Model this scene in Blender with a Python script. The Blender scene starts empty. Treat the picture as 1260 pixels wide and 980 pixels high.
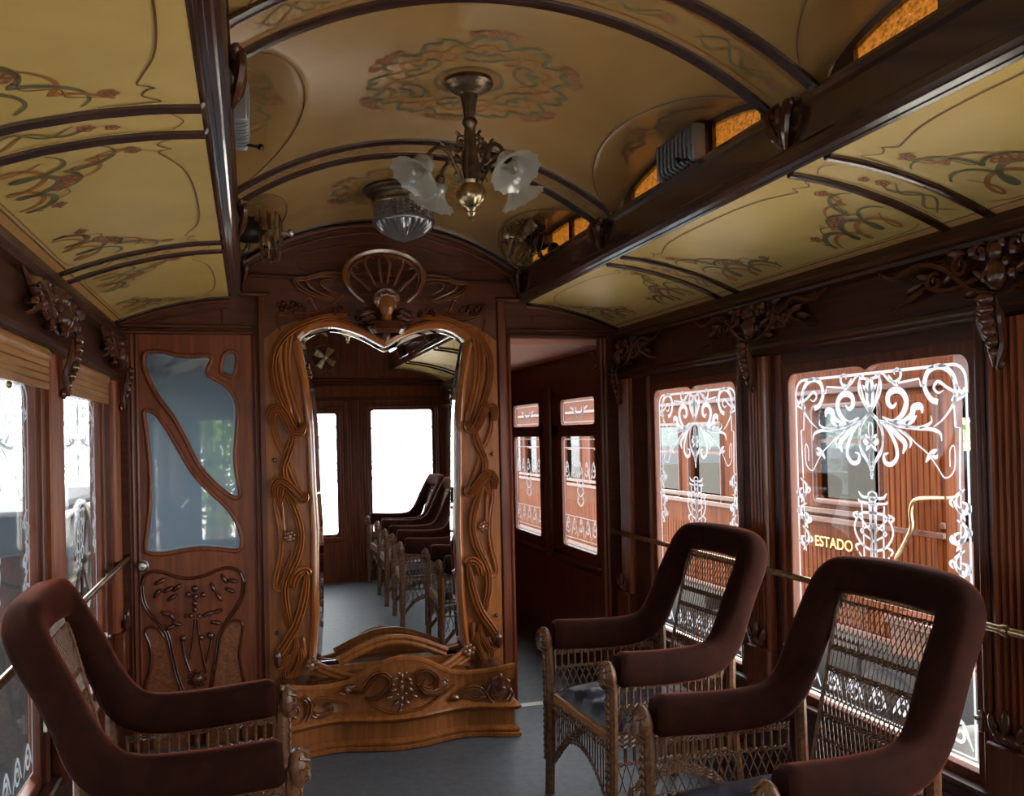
import bpy, bmesh, math, random
from math import sin, cos, pi, sqrt, radians
from mathutils import Vector, Matrix

random.seed(7)
SC = bpy.context.scene
COL = SC.collection

# ------------------------------------------------------------------ camera
FPX, CX, CY = 1100.0, 630.0, 522.0
YAW, PIT, ROL = radians(16.35), radians(0.61), radians(-1.265)
CAM = Vector((-0.6785, 0.0, 1.47))
_F = Vector((sin(YAW) * cos(PIT), cos(YAW) * cos(PIT), sin(PIT)))
_r = Vector((cos(YAW), -sin(YAW), 0))
_u = _r.cross(_F)
_R = _r * cos(ROL) + _u * sin(ROL)
_U = _u * cos(ROL) - _r * sin(ROL)
cam_data = bpy.data.cameras.new('camera')
cam = bpy.data.objects.new('camera', cam_data)
COL.objects.link(cam)
cam_data.sensor_fit = 'HORIZONTAL'
cam_data.sensor_width = 36.0
cam_data.lens = FPX / 1260 * 36
cam_data.shift_y = (CY - 490) / 1260
cam_data.clip_start = 0.02
_m = Matrix((_R, _U, -_F)).transposed().to_4x4()
_m.translation = CAM
cam.matrix_world = _m
SC.camera = cam

# ------------------------------------------------------------------ sky, sun, exposure
world = bpy.data.worlds.new('sky')
SC.world = world
world.use_nodes = True
wn = world.node_tree.nodes
wl = world.node_tree.links
bg = wn['Background']
bg.inputs[0].default_value = (0.97, 0.98, 1.0, 1)
bg.inputs[1].default_value = 7.5

SC.view_settings.view_transform = 'Standard'
SC.view_settings.look = 'None'
SC.view_settings.gamma = 1
SC.view_settings.exposure = 0.25
SC.cycles.use_denoising = True
SC.cycles.max_bounces = 10
SC.cycles.diffuse_bounces = 5
SC.cycles.transparent_max_bounces = 24
SC.cycles.transmission_bounces = 8
SC.cycles.glossy_bounces = 6
SC.cycles.sample_clamp_indirect = 6

def lamp(name, kind, loc, target, energy, color=(1, 1, 1), **kw):
    d = bpy.data.lights.new(name, kind)
    o = bpy.data.objects.new(name, d)
    COL.objects.link(o)
    o.location = loc
    o.rotation_euler = (Vector(target) - Vector(loc)).to_track_quat('-Z', 'Y').to_euler()
    d.energy = energy
    d.color = color
    for k, v in kw.items():
        setattr(d, k, v)
    return o

def portal(loc, target, sx, sy):
    o = lamp('sky_portal', 'AREA', loc, target, 1.0, shape='RECTANGLE', size=sx, size_y=sy)
    o.data.cycles.is_portal = True
    return o

# high sun over the train roof, raking into the gap between the two carriages
lamp('sun', 'SUN', (-2.4, 6, 12), (0, 0, 0), 11.0, (1.0, 0.90, 0.74), angle=radians(2))
for sx in (-1, 1):
    for (ya, yb) in ((3.36, 4.16), (2.08, 2.98), (0.78, 1.68)):
        portal((sx * 1.42, (ya + yb) / 2, 1.07), (0, (ya + yb) / 2, 1.07), yb - ya, 1.2)
portal((0.30, -0.35, 1.1), (0.3, 3, 1.1), 1.8, 1.4)
portal((-0.98, -0.35, 1.08), (-0.98, 3, 1.08), 0.4, 1.3)

# ------------------------------------------------------------------ picture-ray helpers used to measure the room
def ray(px, py):
    return _R * (px - CX) - _U * (py - CY) + _F * FPX
def at_y(px, py, y):
    d = ray(px, py)
    return CAM + d * (y / d.y)
def at_x(px, py, x):
    d = ray(px, py)
    return CAM + d * ((x - CAM.x) / d.x)
def at_z(px, py, z):
    d = ray(px, py)
    return CAM + d * ((z - CAM.z) / d.z)

# ------------------------------------------------------------------ materials
def mat(name, base, rough=0.5, metal=0.0, **kw):
    m = bpy.data.materials.new(name)
    m.use_nodes = True
    b = m.node_tree.nodes['Principled BSDF']
    b.inputs['Base Color'].default_value = (*base, 1)
    b.inputs['Roughness'].default_value = rough
    b.inputs['Metallic'].default_value = metal
    for k, v in kw.items():
        b.inputs[k].default_value = v
    return m

def noisy(m, c1, c2, scale=(8, 8, 8), detail=4, bump=0.0, bscale=None, lo=0.35, hi=0.65, rough_var=0.0):
    nt = m.node_tree
    b = nt.nodes['Principled BSDF']
    tc = nt.nodes.new('ShaderNodeTexCoord')
    mp = nt.nodes.new('ShaderNodeMapping')
    mp.inputs['Scale'].default_value = scale
    nz = nt.nodes.new('ShaderNodeTexNoise')
    nz.inputs['Scale'].default_value = 1.0
    nz.inputs['Detail'].default_value = detail
    nz.inputs['Distortion'].default_value = 0.6
    cr = nt.nodes.new('ShaderNodeValToRGB')
    cr.color_ramp.elements[0].position = lo
    cr.color_ramp.elements[1].position = hi
    cr.color_ramp.elements[0].color = (*c1, 1)
    cr.color_ramp.elements[1].color = (*c2, 1)
    L = nt.links
    L.new(tc.outputs['Object'], mp.inputs[0])
    L.new(mp.outputs[0], nz.inputs['Vector'])
    L.new(nz.outputs['Fac'], cr.inputs[0])
    L.new(cr.outputs[0], b.inputs['Base Color'])
    if bump:
        bp = nt.nodes.new('ShaderNodeBump')
        bp.inputs['Strength'].default_value = bump
        bp.inputs['Distance'].default_value = 0.004
        src = nz
        if bscale:
            n2 = nt.nodes.new('ShaderNodeTexNoise')
            n2.inputs['Scale'].default_value = bscale
            n2.inputs['Detail'].default_value = 3
            L.new(tc.outputs['Object'], n2.inputs['Vector'])
            src = n2
        L.new(src.outputs['Fac'], bp.inputs['Height'])
        L.new(bp.outputs[0], b.inputs['Normal'])
    return m

def wood(name, c1, c2, scale, rough=0.36, coat=0.12, spec=0.32):
    m = mat(name, c1, rough)
    m.node_tree.nodes['Principled BSDF'].inputs['Coat Weight'].default_value = coat
    m.node_tree.nodes['Principled BSDF'].inputs['Coat Roughness'].default_value = 0.14
    m.node_tree.nodes['Principled BSDF'].inputs['Coat IOR'].default_value = 1.5 + 0.2 * (coat > 0.5)
    m.node_tree.nodes['Principled BSDF'].inputs['Specular IOR Level'].default_value = spec
    return noisy(m, c1, c2, scale, detail=6, bump=0.06)

M = {}
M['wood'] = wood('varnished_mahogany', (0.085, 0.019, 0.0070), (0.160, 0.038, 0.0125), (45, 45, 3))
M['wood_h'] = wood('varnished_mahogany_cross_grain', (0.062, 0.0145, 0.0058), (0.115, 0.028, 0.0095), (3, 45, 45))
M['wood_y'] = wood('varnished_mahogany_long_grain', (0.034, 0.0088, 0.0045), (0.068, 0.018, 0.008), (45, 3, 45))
M['wood_warm'] = wood('golden_mahogany', (0.20, 0.058, 0.0125), (0.32, 0.104, 0.023), (40, 40, 4), 0.42, 0.12, 0.22)
M['strand'] = wood('polished_whiplash_mahogany', (0.29, 0.082, 0.017), (0.36, 0.112, 0.024), (12, 12, 6), 0.17, 0.9)
M['wood_carved'] = wood('carved_mahogany', (0.062, 0.017, 0.008), (0.105, 0.029, 0.012), (20, 20, 20), 0.2, 0.45)
M['wood_door'] = wood('door_mahogany', (0.135, 0.031, 0.010), (0.235, 0.058, 0.0175), (40, 40, 3))
M['carved_warm'] = wood('carved_golden_mahogany', (0.13, 0.036, 0.010), (0.19, 0.055, 0.0145), (16, 16, 16), 0.14, 1.0)
M['pilaster'] = wood('fluted_pilaster_mahogany', (0.19, 0.048, 0.016), (0.31, 0.080, 0.026), (45, 45, 3), 0.3, 0.45)
M['burl'] = noisy(mat('burl_veneer', (0.2, 0.07, 0.03), 0.35), (0.13, 0.035, 0.012), (0.27, 0.09, 0.028), (70, 70, 70))
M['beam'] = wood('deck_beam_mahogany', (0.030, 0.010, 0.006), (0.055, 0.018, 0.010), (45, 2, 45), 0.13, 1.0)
M['velvet'] = noisy(mat('maroon_plush', (0.1, 0.02, 0.012), 0.9), (0.018, 0.0042, 0.0021), (0.029, 0.0067, 0.0032), (14, 14, 14), bump=0.25, bscale=420)
_b = M['velvet'].node_tree.nodes['Principled BSDF']
_b.inputs['Sheen Weight'].default_value = 0.55
_b.inputs['Sheen Roughness'].default_value = 0.22
_b.inputs['Sheen Tint'].default_value = (0.85, 0.19, 0.09, 1)
_b.inputs['Specular IOR Level'].default_value = 0.1
M['wicker'] = noisy(mat('brown_wicker', (0.2, 0.09, 0.04), 0.38), (0.075, 0.028, 0.010), (0.20, 0.080, 0.030), (60, 60, 60))
M['leather'] = noisy(mat('blue_black_leather', (0.01, 0.012, 0.025), 0.32), (0.010, 0.012, 0.026), (0.016, 0.019, 0.040), (30, 30, 30), bump=0.3, bscale=120)
M['rail_wood'] = wood('honey_seat_rail', (0.32, 0.12, 0.035), (0.42, 0.17, 0.05), (8, 40, 40))
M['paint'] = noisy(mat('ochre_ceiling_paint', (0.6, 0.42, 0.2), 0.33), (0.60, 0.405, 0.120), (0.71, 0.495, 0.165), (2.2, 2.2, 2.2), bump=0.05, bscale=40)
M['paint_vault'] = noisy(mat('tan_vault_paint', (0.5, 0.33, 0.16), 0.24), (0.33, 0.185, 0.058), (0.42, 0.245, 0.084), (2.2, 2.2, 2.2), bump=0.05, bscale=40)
M['paint_band'] = mat('amber_border_paint', (0.62, 0.33, 0.10), 0.4)
M['st_green'] = mat('stencil_olive', (0.165, 0.15, 0.065), 0.45)
M['st_orange'] = mat('stencil_orange', (0.40, 0.155, 0.035), 0.45)
M['st_brown'] = mat('stencil_brown_line', (0.17, 0.065, 0.025), 0.45)
M['st_pink'] = mat('stencil_rose', (0.38, 0.14, 0.065), 0.45)
M['st_tan'] = mat('stencil_tan', (0.28, 0.16, 0.05), 0.45)
M['carpet'] = noisy(mat('slate_blue_carpet', (0.12, 0.14, 0.16), 0.5, 0, **{'Specular IOR Level': 0.75}), (0.066, 0.073, 0.083), (0.10, 0.108, 0.120), (25, 25, 25), bump=0.12, bscale=260)
M['corr_ceiling'] = mat('rose_brown_corridor_ceiling', (0.62, 0.27, 0.19), 0.5)
M['brass'] = noisy(mat('aged_brass', (0.5, 0.36, 0.18), 0.28, 1.0), (0.33, 0.24, 0.13), (0.58, 0.46, 0.27), (30, 30, 30))
M['bronze'] = noisy(mat('dark_bronze', (0.12, 0.08, 0.05), 0.34, 0.85), (0.10, 0.065, 0.045), (0.19, 0.13, 0.085), (30, 30, 30))
M['nickel'] = mat('dull_nickel', (0.50, 0.47, 0.42), 0.3, 1.0)
M['black'] = mat('black_enamel', (0.012, 0.011, 0.010), 0.3)
M['greymetal'] = mat('grey_painted_metal', (0.30, 0.31, 0.32), 0.35, 0.4)
M['mirror'] = mat('silvered_mirror', (0.93, 0.95, 0.95), 0.0, 1.0)
M['blind'] = wood('tan_blind_slats', (0.33, 0.15, 0.05), (0.46, 0.23, 0.085), (30, 3, 30), 0.45, 0.1)
M['gold'] = mat('gold_leaf', (0.72, 0.52, 0.22), 0.35, 0.6)
M['ext_wood'] = wood('carriage_teak', (0.055, 0.0112, 0.0022), (0.140, 0.034, 0.0062), (50, 50, 2.2), 0.6, 0.03, 0.10)
M['ext_dark'] = wood('carriage_dark_teak', (0.06, 0.020, 0.013), (0.10, 0.032, 0.020), (50, 3, 50), 0.4, 0.2)
M['ext_roof'] = mat('carriage_roof_paint', (0.10, 0.095, 0.09), 0.7)
M['ground'] = noisy(mat('pale_gravel', (0.4, 0.38, 0.35), 0.95), (0.48, 0.44, 0.38), (0.62, 0.575, 0.50), (6, 6, 6), bump=0.5, bscale=30)
M['iron'] = mat('dark_iron', (0.03, 0.03, 0.033), 0.5, 0.5)
M['leaf'] = noisy(mat('green_foliage', (0.1, 0.2, 0.04), 0.5), (0.08, 0.16, 0.03), (0.22, 0.36, 0.08), (5, 5, 5))
M['bark'] = mat('grey_bark', (0.16, 0.12, 0.09), 0.9)
M['plaster'] = noisy(mat('blue_grey_panelling', (0.2, 0.25, 0.3), 0.5), (0.34, 0.42, 0.50), (0.42, 0.51, 0.58), (4, 4, 4))

def thin_glass(name, tint, ior=1.45, extra_rough=0.0):
    m = bpy.data.materials.new(name)
    m.use_nodes = True
    nt = m.node_tree
    nt.nodes.remove(nt.nodes['Principled BSDF'])
    out = nt.nodes['Material Output']
    tr = nt.nodes.new('ShaderNodeBsdfTransparent')
    tr.inputs[0].default_value = (*tint, 1)
    gl = nt.nodes.new('ShaderNodeBsdfGlossy')
    gl.inputs['Roughness'].default_value = extra_rough
    lw = nt.nodes.new('ShaderNodeLayerWeight')
    lw.inputs['Blend'].default_value = 0.5
    pw = nt.nodes.new('ShaderNodeMath'); pw.operation = 'POWER'; pw.inputs[1].default_value = 5.0
    fr = nt.nodes.new('ShaderNodeMath'); fr.operation = 'MULTIPLY_ADD'
    r0 = ((ior - 1) / (ior + 1)) ** 2 * 1.2
    fr.inputs[1].default_value = 1 - r0; fr.inputs[2].default_value = r0
    nt.links.new(lw.outputs['Facing'], pw.inputs[0])
    nt.links.new(pw.outputs[0], fr.inputs[0])
    mx = nt.nodes.new('ShaderNodeMixShader')
    nt.links.new(fr.outputs[0], mx.inputs[0])
    nt.links.new(tr.outputs[0], mx.inputs[1])
    nt.links.new(gl.outputs[0], mx.inputs[2])
    nt.links.new(mx.outputs[0], out.inputs[0])
    return m
M['glass'] = thin_glass('clear_window_glass', (0.95, 0.97, 0.98))
M['tintglass'] = thin_glass('tinted_carriage_glass', (0.22, 0.26, 0.23))
M['crystal'] = thin_glass('crystal_shade_glass', (0.90, 0.90, 0.86), 1.7, 0.08)

def milky(name, col, tcol, clear, clear_tint=(1, 1, 1), gloss=0.12, rough=0.15, bump=0, bscale=80):
    """glass that scatters: part translucent, part diffuse, part clear"""
    m = bpy.data.materials.new(name)
    m.use_nodes = True
    nt = m.node_tree
    nt.nodes.remove(nt.nodes['Principled BSDF'])
    out = nt.nodes['Material Output']
    df = nt.nodes.new('ShaderNodeBsdfDiffuse'); df.inputs[0].default_value = (*col, 1)
    tl = nt.nodes.new('ShaderNodeBsdfTranslucent'); tl.inputs[0].default_value = (*tcol, 1)
    tr = nt.nodes.new('ShaderNodeBsdfTransparent'); tr.inputs[0].default_value = (*clear_tint, 1)
    gl = nt.nodes.new('ShaderNodeBsdfGlossy'); gl.inputs['Roughness'].default_value = rough
    m1 = nt.nodes.new('ShaderNodeMixShader'); m1.inputs[0].default_value = 0.6
    m2 = nt.nodes.new('ShaderNodeMixShader'); m2.inputs[0].default_value = clear
    m3 = nt.nodes.new('ShaderNodeMixShader'); m3.inputs[0].default_value = gloss
    L = nt.links
    L.new(df.outputs[0], m1.inputs[1]); L.new(tl.outputs[0], m1.inputs[2])
    L.new(m1.outputs[0], m2.inputs[1]); L.new(tr.outputs[0], m2.inputs[2])
    L.new(m2.outputs[0], m3.inputs[1]); L.new(gl.outputs[0], m3.inputs[2])
    L.new(m3.outputs[0], out.inputs[0])
    if bump:
        nz = nt.nodes.new('ShaderNodeTexVoronoi'); nz.inputs['Scale'].default_value = bscale
        tc = nt.nodes.new('ShaderNodeTexCoord')
        L.new(tc.outputs['Object'], nz.inputs['Vector'])
        bp = nt.nodes.new('ShaderNodeBump'); bp.inputs['Strength'].default_value = bump; bp.inputs['Distance'].default_value = 0.01
        L.new(nz.outputs['Distance'], bp.inputs['Height'])
        for n in (df, tl, gl):
            L.new(bp.outputs[0], n.inputs['Normal'])
        cr = nt.nodes.new('ShaderNodeValToRGB')
        cr.color_ramp.elements[0].color = (*[c * 0.25 for c in tcol], 1)
        cr.color_ramp.elements[1].color = (*tcol, 1)
        cr.color_ramp.elements[1].position = 0.55
        L.new(nz.outputs['Distance'], cr.inputs[0]); L.new(cr.outputs[0], tl.inputs[0])
    return m
M['etch'] = milky('acid_etched_glass', (0.36, 0.37, 0.39), (0.43, 0.44, 0.47), 0.16, gloss=0.03)
M['amber'] = milky('amber_hammered_glass', (0.10, 0.035, 0.006), (0.20, 0.066, 0.007), 0.0, gloss=0.10, rough=0.25, bump=1.0, bscale=75)
M['frost'] = milky('frosted_shade_glass', (0.62, 0.61, 0.57), (0.6, 0.6, 0.56), 0.46, (0.95, 0.95, 0.92), gloss=0.14)
M['ribbed'] = milky('ribbed_prismatic_glass', (0.26, 0.25, 0.26), (0.3, 0.3, 0.3), 0.42, (0.62, 0.60, 0.64), gloss=0.22)
M['doorglass'] = milky('grey_blue_door_glass', (0.26, 0.34, 0.41), (0.30, 0.40, 0.48), 0.36, (0.55, 0.72, 0.78), gloss=0.20, rough=0.02)
# ------------------------------------------------------------------ mesh helpers
class MB:
    def __init__(s):
        s.v, s.f = [], []
    def add(s, vs, fs):
        o = len(s.v)
        s.v.extend([tuple(p) for p in vs])
        s.f.extend([tuple(i + o for i in q) for q in fs])
        return s
    def box(s, x0, x1, y0, y1, z0, z1, bev=0.0):
        if bev <= 0:
            vs = [(x, y, z) for x in (x0, x1) for y in (y0, y1) for z in (z0, z1)]
            return s.add(vs, [(0, 1, 3, 2), (4, 6, 7, 5), (0, 4, 5, 1), (2, 3, 7, 6), (0, 2, 6, 4), (1, 5, 7, 3)])
        b = min(bev, abs(x1 - x0) * .45, abs(y1 - y0) * .45, abs(z1 - z0) * .45)
        vs, fs = [], []
        sg = (-1, 1)
        c = ((x0 + x1) / 2, (y0 + y1) / 2, (z0 + z1) / 2)
        h = (abs(x1 - x0) / 2, abs(y1 - y0) / 2, abs(z1 - z0) / 2)
        idx = {}
        for a in sg:
            for bb in sg:
                for cc in sg:
                    for ax in range(3):
                        p = [a * (h[0] - b), bb * (h[1] - b), cc * (h[2] - b)]
                        p[ax] = (a, bb, cc)[ax] * h[ax]
                        idx[(a, bb, cc, ax)] = len(vs)
                        vs.append((c[0] + p[0], c[1] + p[1], c[2] + p[2]))
        for ax in range(3):
            o1, o2 = [i for i in range(3) if i != ax]
            for sv in sg:
                q = []
                for (p1, p2) in ((-1, -1), (1, -1), (1, 1), (-1, 1)):
                    k = [0, 0, 0]; k[ax] = sv; k[o1] = p1; k[o2] = p2
                    q.append(idx[(k[0], k[1], k[2], ax)])
                fs.append(q)
        for ax in range(3):
            o1, o2 = [i for i in range(3) if i != ax]
            for p1 in sg:
                for p2 in sg:
                    q = []
                    for (sv, aa) in ((-1, o1), (1, o1), (1, o2), (-1, o2)):
                        k = [0, 0, 0]; k[ax] = sv; k[o1] = p1; k[o2] = p2
                        q.append(idx[(k[0], k[1], k[2], aa)])
                    fs.append(q)
        for a in sg:
            for bb in sg:
                for cc in sg:
                    fs.append([idx[(a, bb, cc, 0)], idx[(a, bb, cc, 1)], idx[(a, bb, cc, 2)]])
        return s.add(vs, fs)
    def tube(s, path, r, n=6, closed=False, cap=True, flat=1.0, N=None):
        """round tube along path; r number or list. flat squashes along N"""
        P = [Vector(p) for p in path]
        m = len(P)
        if m < 2:
            return s
        R = r if isinstance(r, (list, tuple)) else [r] * m
        T = []
        for i in range(m):
            a = P[(i - 1) % m] if (closed or i > 0) else P[i]
            b = P[(i + 1) % m] if (closed or i < m - 1) else P[i]
            t = (b - a)
            T.append(t.normalized() if t.length > 1e-9 else Vector((0, 0, 1)))
        ref = Vector(N) if N is not None else (Vector((0, 0, 1)) if abs(T[0].z) < 0.9 else Vector((1, 0, 0)))
        u = (ref - T[0] * ref.dot(T[0])).normalized()
        vs, fs = [], []
        for i in range(m):
            if N is not None:
                uu = ref - T[i] * ref.dot(T[i])
            else:
                uu = u - T[i] * u.dot(T[i])
            if uu.length < 1e-6:
                uu = T[i].orthogonal()
            u = uu.normalized()
            w = T[i].cross(u)
            for k in range(n):
                a = 2 * pi * k / n
                vs.append(P[i] + (u * (cos(a) * flat) + w * sin(a)) * R[i])
        for i in range(m if closed else m - 1):
            j = (i + 1) % m
            for k in range(n):
                k2 = (k + 1) % n
                fs.append((i * n + k, i * n + k2, j * n + k2, j * n + k))
        if cap and not closed:
            fs.append(tuple(range(n))[::-1])
            fs.append(tuple((m - 1) * n + k for k in range(n)))
        return s.add(vs, fs)
    def sweep(s, path, prof, N, wid=1.0, closed=False, cap=True, out=None):
        """profile points (lateral, outward) swept along path; outward = N (constant or list)"""
        P = [Vector(p) for p in path]
        m, n = len(P), len(prof)
        W = wid if isinstance(wid, (list, tuple)) else [wid] * m
        O = out if isinstance(out, (list, tuple)) else [out if out is not None else 1.0] * m
        vs, fs = [], []
        for i in range(m):
            a = P[(i - 1) % m] if (closed or i > 0) else P[i]
            b = P[(i + 1) % m] if (closed or i < m - 1) else P[i]
            nn = Vector(N[i]) if isinstance(N, list) else Vector(N)
            t = (b - a)
            t = t - nn * t.dot(nn)
            t = t.normalized() if t.length > 1e-9 else nn.orthogonal()
            l = t.cross(nn).normalized()
            for (q, h) in prof:
                vs.append(P[i] + l * (q * W[i]) + nn * (h * W[i] * O[i]))
        for i in range(m if closed else m - 1):
            j = (i + 1) % m
            for k in range(n - 1):
                fs.append((i * n + k, i * n + k + 1, j * n + k + 1, j * n + k))
        if cap and not closed:
            fs.append(tuple(range(n))[::-1])
            fs.append(tuple((m - 1) * n + k for k in range(n)))
        return s.add(vs, fs)
    def extrude(s, poly, vec):
        P = [Vector(p) for p in poly]
        n = len(P)
        v = Vector(vec)
        return s.add(P + [p + v for p in P],
                     [tuple(range(n))[::-1], tuple(range(n, 2 * n))] + [(i, (i + 1) % n, n + (i + 1) % n, n + i) for i in range(n)])
    def lathe(s, prof, c=(0, 0, 0), n=20, axis=None, wob=None):
        """prof: (radius, height) list"""
        c = Vector(c)
        A = Vector(axis).normalized() if axis is not None else Vector((0, 0, 1))
        u = A.orthogonal().normalized() if axis is not None else Vector((1, 0, 0))
        w = A.cross(u)
        m = len(prof)
        vs, fs = [], []
        for i, (r, h) in enumerate(prof):
            for k in range(n):
                a = 2 * pi * k / n
                rr, hh = (r, h) if wob is None else wob(i, a, r, h)
                vs.append(c + A * hh + (u * cos(a) + w * sin(a)) * max(rr, 1e-5))
        for i in range(m - 1):
            for k in range(n):
                k2 = (k + 1) % n
                fs.append((i * n + k, i * n + k2, (i + 1) * n + k2, (i + 1) * n + k))
        return s.add(vs, fs)
    def blob(s, c, r, ax=None, n=8, m=6):
        """ellipsoid; ax = three axis vectors"""
        c = Vector(c)
        if not isinstance(r, (list, tuple)):
            r = (r, r, r)
        A = [Vector(a) for a in ax] if ax else [Vector((1, 0, 0)), Vector((0, 1, 0)), Vector((0, 0, 1))]
        vs = [c - A[2] * r[2]]
        for i in range(1, m):
            th = pi * i / m
            for k in range(n):
                ph = 2 * pi * k / n
                vs.append(c + A[0] * (r[0] * sin(th) * cos(ph)) + A[1] * (r[1] * sin(th) * sin(ph)) - A[2] * (r[2] * cos(th)))
        vs.append(c + A[2] * r[2])
        fs = []
        for k in range(n):
            k2 = (k + 1) % n
            fs.append((0, 1 + k2, 1 + k))
            for i in range(m - 2):
                fs.append((1 + i * n + k, 1 + i * n + k2, 1 + (i + 1) * n + k2, 1 + (i + 1) * n + k))
            fs.append((1 + (m - 2) * n + k, 1 + (m - 2) * n + k2, len(vs) - 1))
        return s.add(vs, fs)
    def leaf(s, c, d, L, W, H, N):
        """lens-shaped leaf lying on a surface of normal N, pointing along d"""
        N = Vector(N).normalized()
        d = Vector(d); d = (d - N * d.dot(N)).normalized()
        return s.blob(c, (L / 2, W / 2, H), (d, N.cross(d), N), 8, 5)
    def grid(s, fn, us, vs_):
        n, m = len(us), len(vs_)
        return s.add([fn(u, v) for u in us for v in vs_],
                     [(i * m + j, (i + 1) * m + j, (i + 1) * m + j + 1, i * m + j + 1) for i in range(n - 1) for j in range(m - 1)])
    def scale(s, c, k):
        c = Vector(c)
        s.v = [tuple(c + (Vector(p) - c) * k) for p in s.v]
        return s
    def mesh(s, name, m, smooth=True, ang=40):
        me = bpy.data.meshes.new(name)
        me.from_pydata(s.v, [], s.f)
        me.validate()
        bm = bmesh.new()
        bm.from_mesh(me)
        bmesh.ops.recalc_face_normals(bm, faces=bm.faces)
        bm.to_mesh(me)
        bm.free()
        me.materials.append(M[m] if isinstance(m, str) else m)
        if smooth:
            me.polygons.foreach_set('use_smooth', [True] * len(me.polygons))
            try:
                me.set_sharp_from_angle(angle=radians(ang))
            except Exception:
                pass
        return me
    def build(s, name, m, parent=None, smooth=True, ang=40):
        o = bpy.data.objects.new(name, s.mesh(name, m, smooth, ang))
        COL.objects.link(o)
        if parent is not None:
            hang(o, parent)
        return o

ORIGIN = {}
def hang(o, parent):
    """parent keeping the given coordinates as world coordinates while the parent is unrotated"""
    o.parent = parent
    base = ORIGIN.get(parent.name)
    if base is not None:
        o.matrix_parent_inverse = Matrix.Translation(-base)
def empty(name, loc):
    o = bpy.data.objects.new(name, None)
    COL.objects.link(o)
    o.empty_display_size = 0.05
    o.location = loc
    ORIGIN[o.name] = Vector(loc)
    return o
def tag(o, label=None, cat=None, group=None, kind=None):
    if label: o['label'] = label
    if cat: o['category'] = cat
    if group: o['group'] = group
    if kind: o['kind'] = kind
    return o
def struct(o):
    o['kind'] = 'structure'
    return o

def smooth_path(pts, n=6, closed=False):
    """Catmull-Rom through points"""
    P = [Vector(p) for p in pts]
    m = len(P)
    if m < 3 and not closed:
        return [P[0].lerp(P[-1], i / n) for i in range(n + 1)]
    out = []
    for i in range(m if closed else m - 1):
        p0 = P[(i - 1) % m] if (closed or i > 0) else P[i] * 2 - P[i + 1]
        p1, p2 = P[i], P[(i + 1) % m]
        p3 = P[(i + 2) % m] if (closed or i < m - 2) else P[i + 1] * 2 - P[i]
        for k in range(n):
            t = k / n
            out.append(0.5 * ((2 * p1) + (p2 - p0) * t + (2 * p0 - 5 * p1 + 4 * p2 - p3) * t * t + (3 * p1 - p0 - 3 * p2 + p3) * t ** 3))
    if not closed:
        out.append(P[-1])
    return out
def spiral(c, r0, r1, a0, turns, n=18):
    """2-D spiral points"""
    return [(c[0] + (r0 + (r1 - r0) * i / n) * cos(a0 + turns * 2 * pi * i / n),
             c[1] + (r0 + (r1 - r0) * i / n) * sin(a0 + turns * 2 * pi * i / n)) for i in range(n + 1)]
def taper(n, w, a=0.35, b=0.35):
    return [w * (a + (1 - a) * min(1, 4 * i / n)) * (b + (1 - b) * min(1, 4 * (n - i) / n)) / 1.0 for i in range(n + 1)]

ROUND = [(-0.5, -0.1), (-0.47, 0.15), (-0.3, 0.36), (0, 0.45), (0.3, 0.36), (0.47, 0.15), (0.5, -0.1)]
def reeds(k):
    p = [(-0.5, -0.12)]
    for i in range(k):
        a, b = -0.5 + i / k, -0.5 + (i + 1) / k
        h = 0.30 - 0.12 * abs((a + b) / 2) * 2
        p += [(a + 0.02 / k, h * 0.45), (a + (b - a) * 0.25, h * 0.95), (a + (b - a) * 0.5, h * 1.15), (a + (b - a) * 0.75, h * 0.95), (b - 0.02 / k, h * 0.45)]
    return p + [(0.5, -0.12)]
REED2, REED3, REED4 = reeds(2), reeds(3), reeds(4)
FLAT = [(-0.5, 0), (0.5, 0)]

def plate(name, outer, holes, thick, to3d, m, parent=None, bev=0.0, smooth=False):
    """flat plate with holes from 2-D outlines; to3d maps (u, v, w) to space, w across the thickness (0 .. thick)"""
    cu = bpy.data.curves.new(name, 'CURVE')
    cu.dimensions = '2D'
    cu.fill_mode = 'BOTH'
    cu.extrude = thick / 2 - bev
    cu.bevel_depth = bev
    cu.bevel_resolution = 1
    for pl in [outer] + holes:
        sp = cu.splines.new('POLY')
        sp.points.add(len(pl) - 1)
        for p, q in zip(sp.points, pl):
            p.co = (q[0], q[1], 0, 1)
        sp.use_cyclic_u = True
    tmp = bpy.data.objects.new('tmp', cu)
    COL.objects.link(tmp)
    dg = bpy.context.evaluated_depsgraph_get()
    me = bpy.data.meshes.new_from_object(tmp.evaluated_get(dg))
    bpy.data.objects.remove(tmp)
    bpy.data.curves.remove(cu)
    vs = [to3d(v.co.x, v.co.y, v.co.z + thick / 2) for v in me.vertices]
    fs = [tuple(p.vertices) for p in me.polygons]
    bpy.data.meshes.remove(me)
    b = MB()
    b.add(vs, fs)
    return b.build(name, m, parent, smooth)

def rrect(x0, x1, z0, z1, r=0.05, n=5, corners=(1, 1, 1, 1)):
    """rounded rectangle outline; corners = bl, br, tr, tl"""
    out = []
    for (cx, cz, a, on) in ((x0, z0, pi, corners[0]), (x1, z0, 1.5 * pi, corners[1]), (x1, z1, 0, corners[2]), (x0, z1, pi / 2, corners[3])):
        if not on:
            out.append((cx, cz)); continue
        sx, sz = (1 if cx == x0 else -1), (1 if cz == z0 else -1)
        for k in range(n + 1):
            t = a + pi / 2 * k / n
            out.append((cx + sx * r + r * cos(t), cz + sz * r + r * sin(t)))
    return out

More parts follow.
